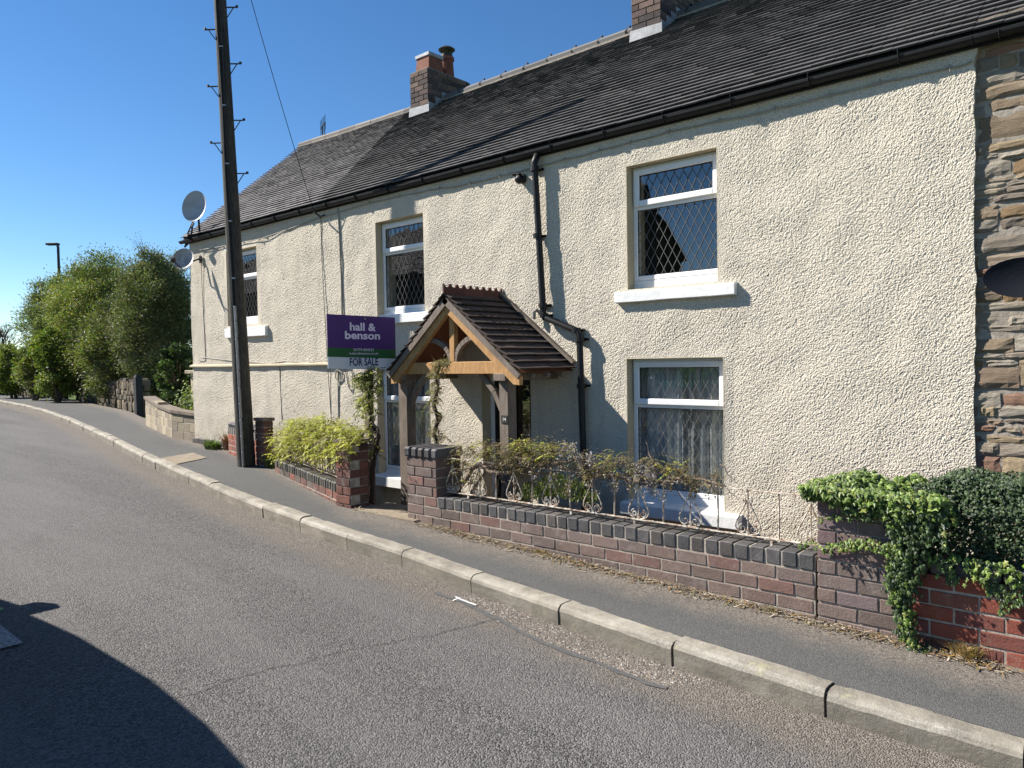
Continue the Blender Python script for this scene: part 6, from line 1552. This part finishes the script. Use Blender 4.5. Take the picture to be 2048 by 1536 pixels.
d=MB(); d.quad((CX1-.12,CY1-.12,gz_+1.04),(CX1-.12,CY0+.12,gz_+1.04),(CX1-.3,CY0+.16,gz_+rz1-.06),(CX1-.3,CY1-.16,gz_+rz1-.06)); build(d,'rear_window',M['cglass'],carr)
for yy,sg_ in ((CY0-.02,-1),(CY1+.02,1)):
    d=MB(); d.cbox((CX0+2.28,yy+sg_*.12,gz_+1.10),ax,(.07,.13,.08),.03); d.bar((CX0+2.30,yy-sg_*.06,gz_+1.03),(CX0+2.29,yy+sg_*.06,gz_+1.07),.05,.04); build(d,'wing_mirror',carm,carr)
    for cx_ in (CX0+.88,CX1-.88):
        d=MB(); y0_,y1_=(yy+sg_*-.0),(yy-sg_*.2); d.tube([(cx_,y0_,gz_+.32),(cx_,y1_,gz_+.32)],.32,24); wh=build(d,'wheel',M['black'],carr)
        d=MB(); d.tube([(cx_,y0_+sg_*.005,gz_+.32),(cx_,y0_,gz_+.32)],.2,16); build(d,'rim',M['galv'],wh)
for yy in (CY0+.25,CY1-.25):
    d=MB(); d.cbox((CX0+.03,yy,gz_+.68),ax,(.04,.16,.07),.02); build(d,'headlight',M['upvc'],carr)
    d=MB(); d.cbox((CX1-.03,yy,gz_+.85),ax,(.04,.1,.12),.02); build(d,'tail_light',M['terracotta'],carr)
# house across the street: what the window panes mirror
oh=root('stone_house',(-12,-10.5,-1.6),'dark stone house across the street, seen only as a reflection in the window panes','house')
darkst=plain('dark gritstone',(.07,.06,.05),.95,.1,var=.4,scale=3,bump=.01,bs=12)
for (xa_,xb_) in ((-19.6,-14.8),(-50,-20.8)):
    d=MB(); d.box((xa_,-15,-2),(xb_,-9.6,4.0)); d.add([(xa_,-9.6,4.0),(xa_,-15,4.0),(xa_,-12.3,6.4)],[(0,1,2)]); d.add([(xb_,-9.6,4.0),(xb_,-15,4.0),(xb_,-12.3,6.4)],[(0,2,1)]); build(d,'wall',darkst,oh)
    mb=MB(); tiles(mb,(xb_+.1,-9.4,3.9),(xa_-.1,-9.4,3.9),(xb_+.1,-12.3,6.45),(xa_-.1,-12.3,6.45),20,.4,jc(tdark)); mb.quad((xa_-.1,-15.2,3.9),(xb_+.1,-15.2,3.9),(xb_+.1,-12.3,6.44),(xa_-.1,-12.3,6.44),(.08,.07,.07)); build(mb,'roof',M['tile'],oh,colors=True)
for x in (-45,-39,-33,-28,-23,-17.2):
    for z in (-.6,1.6):
        d=MB(); 
        for (a,b,c,e) in ((x-.5,x-.44,z,z+1.2),(x+.44,x+.5,z,z+1.2),(x-.44,x+.44,z,z+.06),(x-.44,x+.44,z+1.14,z+1.2),(x-.03,x+.03,z+.06,z+1.14)): d.box((a,-9.59,c),(b,-9.54,e))
        w_=build(d,'window',M['upvc'],oh); d=MB(); d.box((x-.44,-9.585,z+.06),(x+.44,-9.57,z+1.14)); build(d,'pane',M['black'],w_)
tree('roadside_bush','leafy bush beside the stone house across the street, behind the camera',(-9.5,-10.5,-1.6),-1,(0,0,1.5,1.9,1.3,1.5),4000,.14,.08,brt,51,cat='bush',sub=40)
